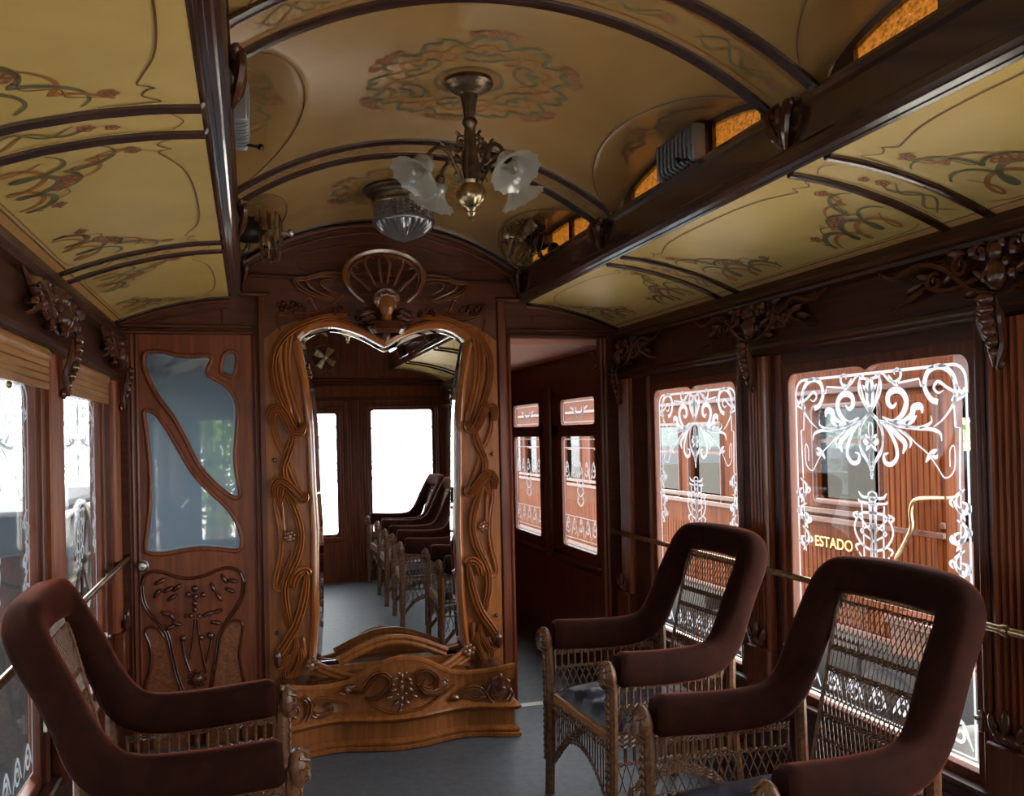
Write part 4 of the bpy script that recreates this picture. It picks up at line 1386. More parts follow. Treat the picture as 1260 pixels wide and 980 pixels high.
# crown: shell fan, carved head, side scrolls
CR = lambda pts: mz((400, 290), 0.14286, pts, 4.50)
rim = CR([(330, 560), (250, 490), (185, 400), (168, 320), (200, 240), (290, 170), (410, 135), (530, 130)])
rimL = [(u, v) for u, v in rim[:-1]] + [(0.0, rim[-1][1])]
full = rimL + [(-u, v) for u, v in rimL[::-1][1:]]
b = MB()
path = smooth_path([(XM + u, 4.50, v) for u, v in full], 5)
b.tube(path, [0.012 + 0.005 * sin(pi * i / (len(path) - 1)) for i in range(len(path))], 7)
b.build('shell_rim', 'carved_warm', mir)
b = MB()
path = smooth_path([(XM + u * 0.90, 4.512, 2.10 + (v - 2.10) * 0.93) for u, v in full], 5)
b.tube(path, 0.008, 6)
b.build('shell_rim', 'carved_warm', mir)
for pts in ([(490, 410), (470, 300), (462, 220), (490, 175), (530, 165)], [(435, 430), (385, 330), (345, 240), (350, 195), (390, 175), (430, 195)], [(395, 470), (330, 410), (260, 350), (225, 300), (240, 260), (290, 270)]):
    base = CR(pts)
    if pts[-1] == (530, 165): base[-1] = (0, base[-1][1])
    for s in (-1, 1):
        b = MB()
        path = smooth_path([(XM - s * u, 4.505, v) for u, v in base], 5)
        b.tube(path, [0.0105 - 0.004 * i / len(path) for i in range(len(path))], 6)
        b.build('shell_rib', 'carved_warm', mir)
SD = lambda pts: mz((340, 290), 0.2222, pts, 4.53)
for pts, w in (([(340, 200), (240, 210), (180, 235), (110, 240), (108, 262), (150, 300), (230, 335), (300, 355)], 0.022),
               ([(345, 225), (260, 225), (200, 230), (172, 250), (190, 285), (260, 320), (320, 345)], 0.014),
               ([(340, 250), (290, 240), (252, 250), (250, 270), (290, 300), (340, 320)], 0.012),
               ([(372, 328), (300, 385), (230, 425), (150, 430), (60, 425)], 0.018),
               ([(410, 445), (400, 420), (380, 400), (385, 440), (330, 450), (240, 455), (120, 455), (20, 430), (5, 470), (20, 520)], 0.020),
               ([(160, 350), (190, 345), (205, 375), (230, 420)], 0.014)):
    base = SD(pts)
    for s in (-1, 1):
        b = MB()
        path = smooth_path([(XM - s * u, 4.545, v) for u, v in base], 5)
        b.sweep(path, REED2 if w > 0.016 else ROUND, NY, taper(len(path) - 1, w * 1.25, 0.5, 0.5), out=2.2)
        b.build('crown_scroll', 'carved_warm', mir)
b = MB()
for (u, v) in SD([(15, 385), (40, 375), (60, 395), (95, 375), (110, 400), (85, 410), (130, 385), (30, 405), (150, 400), (330, 415), (350, 400), (320, 430), (460, 430), (480, 470), (500, 500), (450, 460), (520, 480), (540, 440), (505, 450), (470, 500)]):
    for s in (-1, 1):
        b.blob((XM - s * u, 4.53, v), (0.016, 0.016, 0.012), n=6, m=4)
        b.leaf((XM - s * u, 4.535, v), (s * 0.6, 0, 0.8), 0.045, 0.018, 0.012, NY)
b.build('carved_leaves', 'wood_carved', mir)
# carved child's head
hc = Vector((XM, 4.455, 2.125))
b = MB()
vs, fs = [], []
nu, nv = 20, 16
for i in range(nv + 1):
    th = pi * i / nv
    for k in range(nu):
        ph = 2 * pi * k / nu            # ph = -pi/2 faces the room
        d = Vector((sin(th) * cos(ph), sin(th) * sin(ph), cos(th)))
        r = Vector((d.x * 0.031, d.y * 0.033, d.z * 0.042))
        f = max(0, -d.y)
        w = 1.0 - 0.22 * max(0, -d.z) * (1 - f * 0.3)
        r.x *= w
        # sockets, brow, cheeks, chin
        for ex in (-0.36, 0.36):
            r.y += 0.007 * math.exp(-((d.x - ex) ** 2 / 0.03 + (d.z - 0.12) ** 2 / 0.02)) * f
            r.y -= 0.004 * math.exp(-((d.x - ex * 1.3) ** 2 / 0.06 + (d.z + 0.25) ** 2 / 0.05)) * f
        r.y -= 0.005 * math.exp(-(d.x ** 2 / 0.05 + (d.z + 0.82) ** 2 / 0.03)) * f
        vs.append(hc + r)
for i in range(nv):
    for k in range(nu):
        k2 = (k + 1) % nu
        fs.append((i * nu + k, i * nu + k2, (i + 1) * nu + k2, (i + 1) * nu + k))
b.add(vs, fs)
b.tube([hc + Vector((0, -0.030, 0.010)), hc + Vector((0, -0.036, 0)), hc + Vector((0, -0.041, -0.008)), hc + Vector((0, -0.034, -0.012))], [0.003, 0.004, 0.0065, 0.003], 6)
for ex in (-1, 1):
    b.blob(hc + Vector((ex * 0.0115, -0.0275, 0.0055)), (0.0048, 0.004, 0.0034), n=8, m=6)
    b.blob(hc + Vector((ex * 0.031, 0.0, 0.0)), (0.005, 0.009, 0.011), n=6, m=5)
b.leaf(hc + Vector((0, -0.0325, -0.0195)), (1, 0, 0), 0.017, 0.005, 0.004, NY)
b.leaf(hc + Vector((0, -0.0325, -0.0235)), (1, 0, 0), 0.014, 0.005, 0.004, NY)
b.tube([hc + Vector((0, 0.0, -0.03)), hc + Vector((0, 0.002, -0.06))], [0.017, 0.022], 10)
b.scale(hc, 1.45)
head = b.build('carved_head', 'strand', mir)
b = MB()
for k in range(15):
    a = pi * (k / 14)
    p = hc + Vector((0.036 * cos(a), 0.0, 0.012 + 0.036 * sin(a)))
    b.tube([p + Vector((q[0], -0.012, q[1])) for q in spiral((0, 0), 0.002, 0.011, a, 1.5, 10)], 0.004, 5)
for k in range(5):
    b.blob(hc + Vector((-0.02 + 0.01 * k, -0.022, 0.036 - 0.002 * abs(k - 2))), (0.008, 0.008, 0.008), n=6, m=4)
b.scale(hc, 1.45)
b.build('carved_hair', 'carved_warm', head)
b = MB()
for row in range(2):
    for k in range(11):
        a = pi * k / 10
        b.blob(hc + Vector((0.055 * cos(a) * (1 + 0.1 * row), -0.030 * sin(a), -0.062 - 0.014 * row)), 0.0075, n=6, m=4)
b.lathe([(0.02, -0.05), (0.05, -0.058), (0.062, -0.085), (0.05, -0.10)], hc, 14)
b.scale(hc, 1.45)
b.build('beaded_collar', 'wood_carved', head)
for s in (-1, 1):
    b = MB()
    for k in range(6):
        t = k / 5
        b.leaf(hc + Vector((s * (0.07 + 0.03 * t), 0.02, -0.05 - 0.02 * t + 0.03 * (k % 2))), (s, 0, 0.7 - t), 0.06, 0.028, 0.016, NY)
    b.build('carved_leaves', 'wood_carved', mir)
b = MB()
b.leaf((XM, 4.50, 1.985), (0, 0, 1), 0.08, 0.05, 0.02, NY)
b.build('keystone', 'wood_carved', mir)
# ================================================================== wicker and plush armchairs
def rail_weave(b, path, r=0.0032, tw=0.006, turns=18):
    """two strands twisted round each other along a path"""
    P = smooth_path(path, max(2, turns // max(1, len(path) - 1)))
    for ph in (0, pi):
        q = []
        for i, p in enumerate(P):
            a = pi * i / 1.5 + ph
            q.append(p + Vector((0, sin(a) * tw * 0.7, cos(a) * tw)))
        b.tube(q, r, 4)
def braid(b, path, r=0.010, per=0.022):
    P = [Vector(p) for p in path]
    for i in range(len(P) - 1):
        L = (P[i + 1] - P[i]).length
        n = max(2, int(L / per * 2))
        for k in range(n):
            p = P[i].lerp(P[i + 1], (k + 0.5) / n)
            t = (P[i + 1] - P[i]).normalized()
            s = 1 if k % 2 else -1
            u = Vector((0, 1, 0)) if abs(t.y) < 0.8 else Vector((1, 0, 0))
            d = (t + u * 0.75 * s).normalized()
            b.blob(p + u * (s * r * 0.35), (per * 0.62, r * 0.62, r * 0.62), (d, d.orthogonal().normalized(), d.cross(d.orthogonal().normalized())), 6, 5)

def make_chair():
    c = empty('wicker_armchair', (0, 0, 0))
    hw = 0.295
    # plush roll: arm, sweep, back stile, top, and down the other side
    halfp = [(0.272, 0.300, 0.640), (0.18, 0.298, 0.634), (0.06, 0.292, 0.628), (-0.06, 0.284, 0.630), (-0.135, 0.277, 0.648), (-0.185, 0.270, 0.695), (-0.222, 0.265, 0.77), (-0.262, 0.260, 0.86),
             (-0.305, 0.256, 0.945), (-0.328, 0.240, 0.995), (-0.340, 0.195, 1.018), (-0.346, 0.10, 1.026)]
    full = [Vector((x, y, z)) for x, y, z in halfp] + [Vector((-0.347, 0, 1.028))] + [Vector((x, -y, z)) for x, y, z in halfp[::-1]]
    path = smooth_path(full, 5)
    sec = []
    ns = 14
    for k in range(ns):
        a = 2 * pi * k / ns
        cx_, sy_ = cos(a), sin(a)
        e = 0.62
        sec.append((math.copysign(abs(cx_) ** e, cx_), math.copysign(abs(sy_) ** e, sy_)))
    b = MB()
    m = len(path)
    vs, fs = [], []
    for i, p in enumerate(path):
        a, d = path[max(0, i - 1)], path[min(m - 1, i + 1)]
        t = (d - a).normalized()
        # 'face' direction: up on the arms, forward and up on the back
        s = min(i, m - 1 - i) / (m / 2)
        out = Vector((0, 1 if p.y > 0 else -1, 0))
        w = min(1, max(0, (abs(p.y) - 0.10) / 0.14))
        ref = (out * w + Vector((0, 0, 1)) * (1 - w)).normalized()
        l = (ref - t * ref.dot(t)).normalized()           # outward across the roll
        n = l.cross(t).normalized()                       # the other way across
        k1, k2 = 0.042, 0.060
        bk = min(1, max(0, (p.z - 0.66) / 0.12))
        k1 = 0.042 + 0.016 * bk
        k2 = 0.060 - 0.014 * bk
        endf = 1.0
        if i == 0 or i == m - 1: endf = 0.80
        for (q, h) in sec:
            vs.append(p + l * (q * k1 * endf) + n * (h * k2 * endf))
    for i in range(m - 1):
        for k in range(ns):
            k2_ = (k + 1) % ns
            fs.append((i * ns + k, i * ns + k2_, (i + 1) * ns + k2_, (i + 1) * ns + k))
    fs.append(tuple(range(ns))); fs.append(tuple((m - 1) * ns + k for k in range(ns)))
    b.add(vs, fs)
    pad = tag(b.build('plush_roll', 'velvet', c), 'maroon plush roll over the arms and back')
    # seat: rail, cushion
    b = MB()
    b.box(-0.20, 0.285, -0.262, 0.262, 0.385, 0.405, 0.004)
    b.build('seat_frame', 'wicker', c)
    b = MB(); b.box(0.272, 0.292, -0.262, 0.262, 0.378, 0.408, 0.005)
    b.build('seat_rail', 'rail_wood', c)
    b = MB()
    nx, ny = 12, 12
    def cush(u, v):
        e = (1 - (2 * u - 1) ** 6) * (1 - (2 * v - 1) ** 6)
        return (-0.20 + 0.475 * u, -0.25 + 0.50 * v, 0.405 + 0.062 * e ** 0.5 - 0.012 * (sin(u * pi * 3) ** 2 * sin(v * pi * 3) ** 2))
    b.grid(cush, frange(0, 1, 18), frange(0, 1, 18))
    tag(b.build('seat_cushion', 'leather', c), 'blue-black leather seat cushion')
    # legs
    for s in (-1, 1):
        b = MB()
        P = [(0.292, s * 0.302, 0.62), (0.292, s * 0.298, 0.40), (0.296, s * 0.292, 0.16), (0.302, s * 0.290, 0.0)]
        pts = smooth_path(P, 20)
        b.tube(pts, [0.0195 + (0.0016 if i % 2 else 0) for i in range(len(pts))], 8)
        leg = b.build('leg', 'wicker', c)
        b = MB()
        braid(b, [(0.313, s * 0.302, 0.60), (0.313, s * 0.298, 0.40), (0.318, s * 0.292, 0.14)], 0.010, 0.024)
        b.build('braid', 'wicker', leg)
        b = MB()
        b.blob((0.306, s * 0.302, 0.622), (0.026, 0.040, 0.052), n=12, m=9)
        for k in range(10):
            a = 2 * pi * k / 10
            b.tube([(0.318, s * 0.302, 0.66), (0.333, s * 0.302 + 0.026 * cos(a), 0.622 + 0.034 * sin(a)), (0.308, s * 0.302 + 0.040 * cos(a), 0.622 + 0.052 * sin(a))], 0.0055, 5)
        b.build('arm_knob', 'wicker', c)
        b = MB()
        b.tube(smooth_path([(-0.21, s * 0.262, 0.66), (-0.215, s * 0.258, 0.40), (-0.255, s * 0.262, 0.0)], 8), 0.018, 8)
        b.build('leg', 'wicker', c)
        # arm side: top rail, spindles, lower rail, lattice
        Y0 = s * 0.296
        def yy(x): return s * (0.262 + 0.036 * (x + 0.2) / 0.49)
        xs_ = frange(-0.17, 0.27, 4)
        b = MB()
        rail_weave(b, [(x, yy(x), 0.572) for x in xs_], turns=40)
        rail_weave(b, [(x, yy(x), 0.562) for x in xs_], turns=40)
        rail_weave(b, [(x, yy(x), 0.506) for x in xs_], turns=40)
        b.build('arm_rail', 'wicker', c)
        for k in range(16):
            x = -0.165 + 0.43 * k / 15
            b = MB(); b.tube([(x, yy(x), 0.578), (x, yy(x), 0.504)], 0.0048, 5, cap=False)
            b.build('spindle', 'wicker', c)
        b = MB()
        for k in range(17):
            x = -0.17 + 0.44 * k / 16
            for d in (-1, 1):
                x2 = max(-0.19, min(0.28, x + d * 0.04))
                b.tube([(x, yy(x) + d * 0.002, 0.506), (x2, yy(x2) + d * 0.002, 0.415)], 0.0022, 4, cap=False)
        # side skirt below the seat
        for k in range(14):
            x = -0.19 + 0.46 * k / 13
            zt = 0.36
            u = (x - 0.045) / 0.235
            za = 0.25 - 0.15 * u * u
            for d in (0, 1) if k % 1 == 0 else (0,):
                b.tube([(x + 0.006 * d, s * 0.283, zt), (x + 0.006 * d, s * 0.284, 0.305)], 0.0035, 4, cap=False)
            for d in (-1, 1):
                b.tube([(x, s * 0.284, 0.305), (x + d * 0.03, s * 0.285, max(za, 0.305 - 0.1))], 0.0022, 4, cap=False)
        o = b.build('side_lattice', 'wicker', c); o['kind'] = 'stuff'
        b = MB()
        for dz in (0.405, 0.388, 0.371):
            braid(b, [(-0.20, s * 0.284, dz), (0.28, s * 0.300, dz)], 0.0085, 0.030)
        rail_weave(b, [(x, s * 0.290, 0.305) for x in xs_], turns=40)
        for off in (0, 0.012, 0.024):
            rail_weave(b, [(-0.19, s * 0.284, 0.12 + off), (-0.10, s * 0.284, 0.21 + off), (0.045, s * 0.284, 0.25 + off), (0.19, s * 0.286, 0.21 + off), (0.28, s * 0.288, 0.12 + off)], turns=40)
        b.build('side_skirt', 'wicker', c)
    # front skirt
    b = MB()
    for dy in frange(-0.25, 0.25, 22):
        u = dy / 0.27
        za = 0.285 - 0.16 * u * u
        b.tube([(0.286, dy, 0.38), (0.290, dy * 1.02, za)], 0.0030, 4, cap=False)
    o = b.build('front_lattice', 'wicker', c); o['kind'] = 'stuff'
    b = MB()
    for dz in (0.375, 0.355):
        rail_weave(b, [(0.292, y, dz) for y in frange(-0.28, 0.28, 4)], turns=40)
    for off in (0, 0.013):
        rail_weave(b, [(0.294, y, 0.285 + off - 0.16 * (y / 0.27) ** 2) for y in frange(-0.27, 0.27, 6)], turns=48)
    b.build('front_skirt', 'wicker', c)
    # woven back panel
    def BK(u, t, h=0.0):
        """u across -1..1, t from top 0 to bottom 1"""
        x = -0.322 + (0.322 - 0.185) * t
        return Vector((x + h, u * (0.207 - 0.012 * t), 0.962 - (0.962 - 0.42) * t))
    b = MB()
    def strand(u0, t0, u1, t1, h=0.0, r=0.0019):
        b.tube([BK(u0, t0, h), BK(u1, t1, h)], r, 4, cap=False)
    def lattice(t0, t1, n, slant):
        for k in range(-4, n + 5):
            for d in (-1, 1):
                u0 = -1 + 2 * k / n
                u1 = u0 + d * slant
                ta, tb = t0, t1
                # clip to the panel
                if abs(u0) > 1 and abs(u1) > 1: continue
                def tu(u): return t0 + (t1 - t0) * (u - u0) / (u1 - u0)
                a0, a1 = u0, u1
                if a0 < -1: ta, a0 = tu(-1), -1
                if a0 > 1: ta, a0 = tu(1), 1
                if a1 < -1: tb, a1 = tu(-1), -1
                if a1 > 1: tb, a1 = tu(1), 1
                strand(a0, ta, a1, tb, d * 0.0018)
    for k in range(25):
        u = -1 + 2 * k / 24
        strand(u, -0.02, u, 0.05)
        strand(u, 0.285, u, 0.40)
        strand(u, 0.88, u, 1.02, 0, 0.0024)
    lattice(0.03, 0.29, 22, 0.28)
    lattice(0.40, 0.64, 22, 0.28)
    lattice(0.64, 0.88, 22, 0.28)
    o = b.build('back_weave', 'wicker', c); o['kind'] = 'stuff'
    for t in (0.035, 0.285, 0.40, 0.64, 0.76, 0.88):
        b = MB()
        for d in ((-0.008, 0.008) if t in (0.285, 0.40, 0.64) else (0,)):
            rail_weave(b, [BK(u, t + d, 0) for u in frange(-1, 1, 4)], 0.0028, 0.0045, 40)
        b.build('back_band', 'wicker', c)
    for s in (-1, 1):
        b = MB()
        pts = [BK(s * 0.985, t, 0.004) for t in frange(-0.02, 1.05, 60)]
        b.tube(pts, [0.0075 if i % 2 else 0.0065 for i in range(len(pts))], 6)
        b.build('back_stile', 'wicker', c)
    return c
chair0 = make_chair()
index_kids()
ARM = 'plush-rolled wicker armchairs along the saloon walls'
CH = [  # x, y, turn, facing, label
    (0.785, 3.204, pi + 0.05, 'maroon plush and wicker armchair nearest the end wall on the right'),
    (0.717, 2.105, pi + 0.054, 'large maroon plush and wicker armchair in the right foreground before the etched window'),
    (-0.884, 2.679, 0.008, 'dark maroon plush and wicker armchair by the left wall in front of the door'),
    (0.74, 1.10, pi + 0.03, 'wicker armchair behind the right foreground chair, seen in the mirror'),
    (0.76, 0.34, pi - 0.03, 'wicker armchair beside the rear wall, seen only in the mirror'),
]
for i, (x, y, a, lab) in enumerate(CH):
    o = chair0 if i == 0 else copy_tree(chair0)
    o.location = (x, y, 0.001)
    o.rotation_euler = (0, 0, a)
    tag(o, lab, 'armchair', ARM)
# ================================================================== lamps
def bell(b, c, axis, n=40):
    """fluted glass bell shade with a wavy lip"""
    prof = [(0.016, 0.0), (0.025, 0.005), (0.033, 0.014), (0.034, 0.022), (0.031, 0.030), (0.036, 0.044), (0.048, 0.060), (0.064, 0.072), (0.078, 0.079)]
    def wob(i, a, r, h):
        k = max(0, (i - 3)) / 5
        return r * (1 + 0.055 * k * cos(12 * a)), h + 0.005 * k * cos(12 * a)
    b.lathe(prof, c, n, axis, wob)
    b.lathe([(r - 0.002, h + 0.001) for r, h in prof[::-1]], c, n, axis, wob)
ch = tag(empty('chandelier', (0, 2.71, 2.58)), 'bronze ceiling chandelier with four fluted glass bell shades', 'chandelier')
C0 = Vector((0, 2.71, 0))
b = MB()
b.lathe([(0.0, 2.578), (0.076, 2.578), (0.078, 2.566), (0.070, 2.558), (0.066, 2.560), (0.058, 2.550), (0.050, 2.546), (0.032, 2.540), (0.026, 2.534)], C0, 28)
b.build('canopy', 'bronze', ch)
b = MB()
def flute(i, a, r, h): return (r * (1 + 0.10 * cos(10 * a)), h)
b.lathe([(0.026, 2.538), (0.024, 2.522), (0.019, 2.49), (0.0165, 2.46)], C0, 40, None, flute)
b.lathe([(0.016, 2.462), (0.023, 2.456), (0.025, 2.446), (0.020, 2.436), (0.017, 2.432), (0.016, 2.42)], C0, 18)
b.lathe([(0.016, 2.425), (0.018, 2.38), (0.022, 2.34), (0.026, 2.32), (0.024, 2.29), (0.018, 2.26)], C0, 40, None, flute)
b.build('stem', 'bronze', ch)
b = MB()
b.lathe([(0.018, 2.268), (0.034, 2.262), (0.030, 2.252), (0.040, 2.240), (0.046, 2.222), (0.042, 2.204), (0.026, 2.186), (0.012, 2.180)], C0, 40, None, lambda i, a, r, h: (r * (1 + 0.06 * cos(12 * a) * (3 <= i <= 6)), h))
b.lathe([(0.012, 2.182), (0.017, 2.178), (0.012, 2.172), (0.010, 2.168), (0.014, 2.163), (0.010, 2.156), (0.006, 2.152), (0.010, 2.146), (0.009, 2.139), (0.0, 2.134)], C0, 14)
b.build('finial', 'brass', ch)
for k, dg in enumerate((-66, 24, 114, 204)):
    a = radians(dg)
    d = Vector((cos(a), sin(a), 0))
    b = MB()
    P = lambda r, z: C0 + d * r + Vector((0, 0, z + 0.035 * min(1, r / 0.06) * (z < 2.33)))
    b.tube(smooth_path([P(0.030, 2.235), P(0.060, 2.265), P(0.085, 2.300), P(0.120, 2.312), P(0.150, 2.295), P(0.162, 2.268)], 6), 0.0065, 8)
    arm = b.build('arm', 'bronze', ch)
    b = MB()   # scrolled leaf ornament above the arm
    b.tube(smooth_path([P(0.024, 2.40), P(0.045, 2.395), P(0.050, 2.375), P(0.038, 2.362), P(0.050, 2.345), P(0.078, 2.350), P(0.088, 2.335), P(0.074, 2.322), P(0.100, 2.318), P(0.125, 2.318)], 5), 0.0042, 6)
    for (r, z) in ((0.046, 2.402), (0.060, 2.352), (0.085, 2.348), (0.07, 2.325), (0.105, 2.325)):
        b.leaf(P(r, z), d + Vector((0, 0, 0.6)), 0.026, 0.014, 0.005, d.cross(Vector((0, 0, 1))))
    for (r, z) in ((0.075, 2.275), (0.055, 2.248)):
        b.leaf(P(r, z), d + Vector((0, 0, -0.8)), 0.030, 0.016, 0.004, d.cross(Vector((0, 0, 1))))
    b.build('scroll', 'bronze', arm)
    ax = (d * 0.62 + Vector((0, 0, -0.78))).normalized()
    s0 = P(0.160, 2.275)
    b = MB()
    b.lathe([(0.004, -0.012), (0.012, -0.008), (0.017, 0.004), (0.020, 0.012), (0.015, 0.016), (0.015, 0.030)], s0, 14, ax)
    b.build('socket', 'bronze', arm)
    b = MB(); bell(b, s0 + ax * 0.010, ax)
    sh = tag(b.build('glass_shade', 'frost', ch), 'fluted glass bell shade')
    b = MB()
    b.lathe([(0.010, 0.0), (0.012, 0.012), (0.020, 0.030), (0.021, 0.042), (0.014, 0.056), (0.0, 0.061)], s0 + ax * 0.026, 14, ax)
    b.build('bulb', 'crystal', sh)

dl = tag(empty('ceiling_lamp', (0, 3.96, 2.56)), 'bowl-shaped ceiling lamp of ribbed glass near the end wall', 'ceiling lamp')
D0 = Vector((0, 3.96, 0))
b = MB()
b.lathe([(0.0, 2.572), (0.178, 2.572), (0.182, 2.560), (0.172, 2.550), (0.160, 2.548), (0.154, 2.538), (0.144, 2.536), (0.140, 2.524), (0.134, 2.518), (0.134, 2.505), (0.120, 2.505)], D0, 40)
b.build('lamp_base', 'bronze', dl)
b = MB(); b.lathe([(0.136, 2.512), (0.139, 2.508), (0.139, 2.502), (0.135, 2.498)], D0, 40)
b.build('rim', 'brass', dl)
b = MB()
def ribs(i, a, r, h): return (r * (1 + 0.022 * cos(32 * a)), h)
b.lathe([(0.130, 2.502), (0.131, 2.47), (0.131, 2.440), (0.132, 2.432)], D0, 128, None, ribs)
for z in (2.490, 2.476, 2.462, 2.448):
    b.lathe([(0.131, z + 0.003), (0.1345, z), (0.131, z - 0.003)], D0, 48)
b.lathe([(0.132, 2.434), (0.139, 2.430), (0.139, 2.422), (0.134, 2.416)], D0, 48)
b.lathe([(0.134, 2.418), (0.122, 2.400), (0.085, 2.372), (0.040, 2.350), (0.010, 2.340), (0.0, 2.334)], D0, 128, None, lambda i, a, r, h: (r * (1 + 0.05 * cos(32 * a) * (0 < i < 5)), h))
b.build('glass_bowl', 'ribbed', dl)

# ================================================================== fans
def make_fan():
    f = empty('wall_fan', (0, 0, 0))
    # local +X is the blowing direction
    b = MB()
    b.lathe([(0.0, -0.135), (0.030, -0.132), (0.047, -0.115), (0.052, -0.08), (0.050, -0.045), (0.040, -0.030), (0.014, -0.024), (0.012, 0.0)], (0, 0, 0), 18, (1, 0, 0))
    b.box(-0.12, -0.055, -0.018, 0.018, 0.040, 0.075, 0.006)
    b.build('motor', 'black', f)
    b = MB()
    b.tube(smooth_path([(-0.085, 0, -0.05), (-0.10, 0, -0.085), (-0.14, 0, -0.09), (-0.165, 0, -0.06)], 5), 0.011, 8)
    b.lathe([(0.0, 0.0), (0.045, 0.0), (0.045, 0.010), (0.03, 0.018), (0, 0.018)], (-0.178, 0, -0.05), 18, (1, 0, 0))
    b.tube(smooth_path([(-0.15, -0.03, 0.0), (-0.11, -0.04, 0.03), (-0.08, -0.045, 0.02)], 4), 0.006, 6)
    b.build('bracket', 'black', f)
    for k in range(4):
        a = 2 * pi * k / 4 + 0.5
        u = Vector((0, cos(a), sin(a))); w = Vector((0, -sin(a), cos(a)))
        b = MB()
        b.grid(lambda s, t: Vector((0.012, 0, 0)) + u * (0.018 + 0.095 * s) + w * ((t - 0.4) * (0.03 + 0.055 * s) * (1 - 0.25 * s ** 4)) + Vector(((t - 0.5) * 0.030 * (0.6 + 0.4 * s), 0, 0)), frange(0, 1, 6), frange(0, 1, 4))
        bl = b.build('blade', 'brass', f)
        md = bl.modifiers.new('thickness', 'SOLIDIFY'); md.thickness = 0.002
    b = MB()
    b.lathe([(0.0, 0.0), (0.020, 0.002), (0.022, 0.020), (0.010, 0.030), (0, 0.032)], (0, 0, 0), 14, (1, 0, 0))
    b.build('hub', 'brass', f)
    b = MB()
    for (r, x) in ((0.128, -0.022), (0.134, 0.012), (0.128, 0.045), (0.075, 0.056)):
        b.tube([(x, r * cos(2 * pi * k / 28), r * sin(2 * pi * k / 28)) for k in range(28)], 0.0022, 5, closed=True)
    for k in range(8):
        a = 2 * pi * k / 8
        e = Vector((0, cos(a), sin(a)))
        b.tube([Vector((-0.03, 0, 0)) + e * 0.045, Vector((-0.022, 0, 0)) + e * 0.128, Vector((0.012, 0, 0)) + e * 0.134, Vector((0.045, 0, 0)) + e * 0.128, Vector((0.056, 0, 0)) + e * 0.075, Vector((0.062, 0, 0)) + e * 0.016], 0.0020, 5)
    b.build('cage', 'bronze', f)
    b = MB()
    b.tube([(0.060, 0, 0), (0.088, 0, 0)], 0.006, 8)
    b.blob((0.100, 0, 0), 0.017, n=12, m=8)
    b.build('knob', 'nickel', f)
    return f
fan0 = make_fan()
index_kids()
for i, (loc, rot, lab) in enumerate((
        ((-0.585, 4.16, 2.40), (0, 0, -0.12), 'black wall fan in a wire cage seen edge-on over the left deck beam'),
        ((0.590, 4.05, 2.40), (0, 0, pi + 0.30), 'dark caged wall fan in the shadow over the right deck beam'),
        ((0.05, YR + 0.20, 2.26), (0, 0.0, pi / 2), 'caged fan on the rear wall, seen in the mirror'))):
    o = fan0 if i == 0 else copy_tree(fan0)
    o.location = loc
    o.rotation_euler = rot
    tag(o, lab, 'fan', 'caged wall fans')

# ================================================================== louvred ventilator boxes on the clerestory walls
def make_vent():
    v = empty('ventilator_box', (0, 0, 0))          # local: +X into the room, Y along the car
    b = MB()
    b.box(-0.002, 0.012, -0.135, 0.135, -0.065, 0.065, 0.003)
    b.build('back_plate', 'black', v)
    for k in range(9):
        y = -0.112 + 0.224 * k / 8
        b = MB()
        b.tube(smooth_path([(0.012, y, 0.055), (0.048, y, 0.052), (0.056, y, 0.035), (0.056, y, -0.035), (0.048, y, -0.052), (0.012, y, -0.055)], 2), 0.0062, 6)
        b.build('slat', 'greymetal', v)
    b = MB()
    for z in (-0.03, 0.0, 0.03):
        b.tube([(0.050, -0.125, z), (0.050, 0.125, z)], 0.0035, 6)
    b.build('bar', 'greymetal', v)
    b = MB()
    for q in (-0.128, 0.128):
        b = MB(); b.box(0.0, 0.055, q - 0.006, q + 0.006, -0.06, 0.06, 0.004)
        b.build('end_plate', 'greymetal', v)
    b = MB(); b.tube([(0.05, 0.10, -0.05), (0.085, 0.10, -0.055)], 0.005, 6); b.blob((0.092, 0.10, -0.056), 0.010, n=8, m=6)
    b.build('handle', 'black', v)
    return v
vent0 = make_vent()
index_kids()
for i, (loc, rz, lab) in enumerate((((-0.725, 2.62, 2.385), 0, 'ribbed grey ventilator box over the left deck beam'),
                                    ((0.752, 2.70, 2.395), pi, 'ribbed grey ventilator box between amber panes over the right deck beam'))):
    o = vent0 if i == 0 else copy_tree(vent0)
    o.location = loc; o.rotation_euler = (0, 0, rz)
    tag(o, lab, 'ventilator', 'ventilator boxes')

# ================================================================== handrails
for sx, lab in ((-1, 'brass handrail running across the left windows to the door'), (1, 'brass handrail running behind the right armchairs')):
    r = tag(empty('handrail', (sx * 1.247, 2.3, 0.915)), lab, 'handrail', 'window handrails')
    b = MB(); b.tube([(sx * 1.247, YR + 0.02, 0.915), (sx * 1.247, YE - 0.004, 0.915)], 0.0120, 12)
    b.build('rail', 'brass', r)
    for y in [YE - 0.02] + PIL[1:]:
        b = MB()
        if y > 4.5:
            b.lathe([(0.0, 0.0), (0.024, 0.0), (0.022, 0.008), (0.015, 0.016), (0.013, 0.03)], (sx * 1.247, YE - 0.001, 0.915), 14, (0, -1, 0))
        else:
            b.tube([(sx * 1.247, y, 0.915), (sx * 1.260, y, 0.915)], 0.010, 8)
            b.lathe([(0.016, -0.012), (0.018, 0), (0.016, 0.012)], (sx * 1.247, y, 0.915), 12, (0, 1, 0))
        b.build('bracket', 'brass', r)

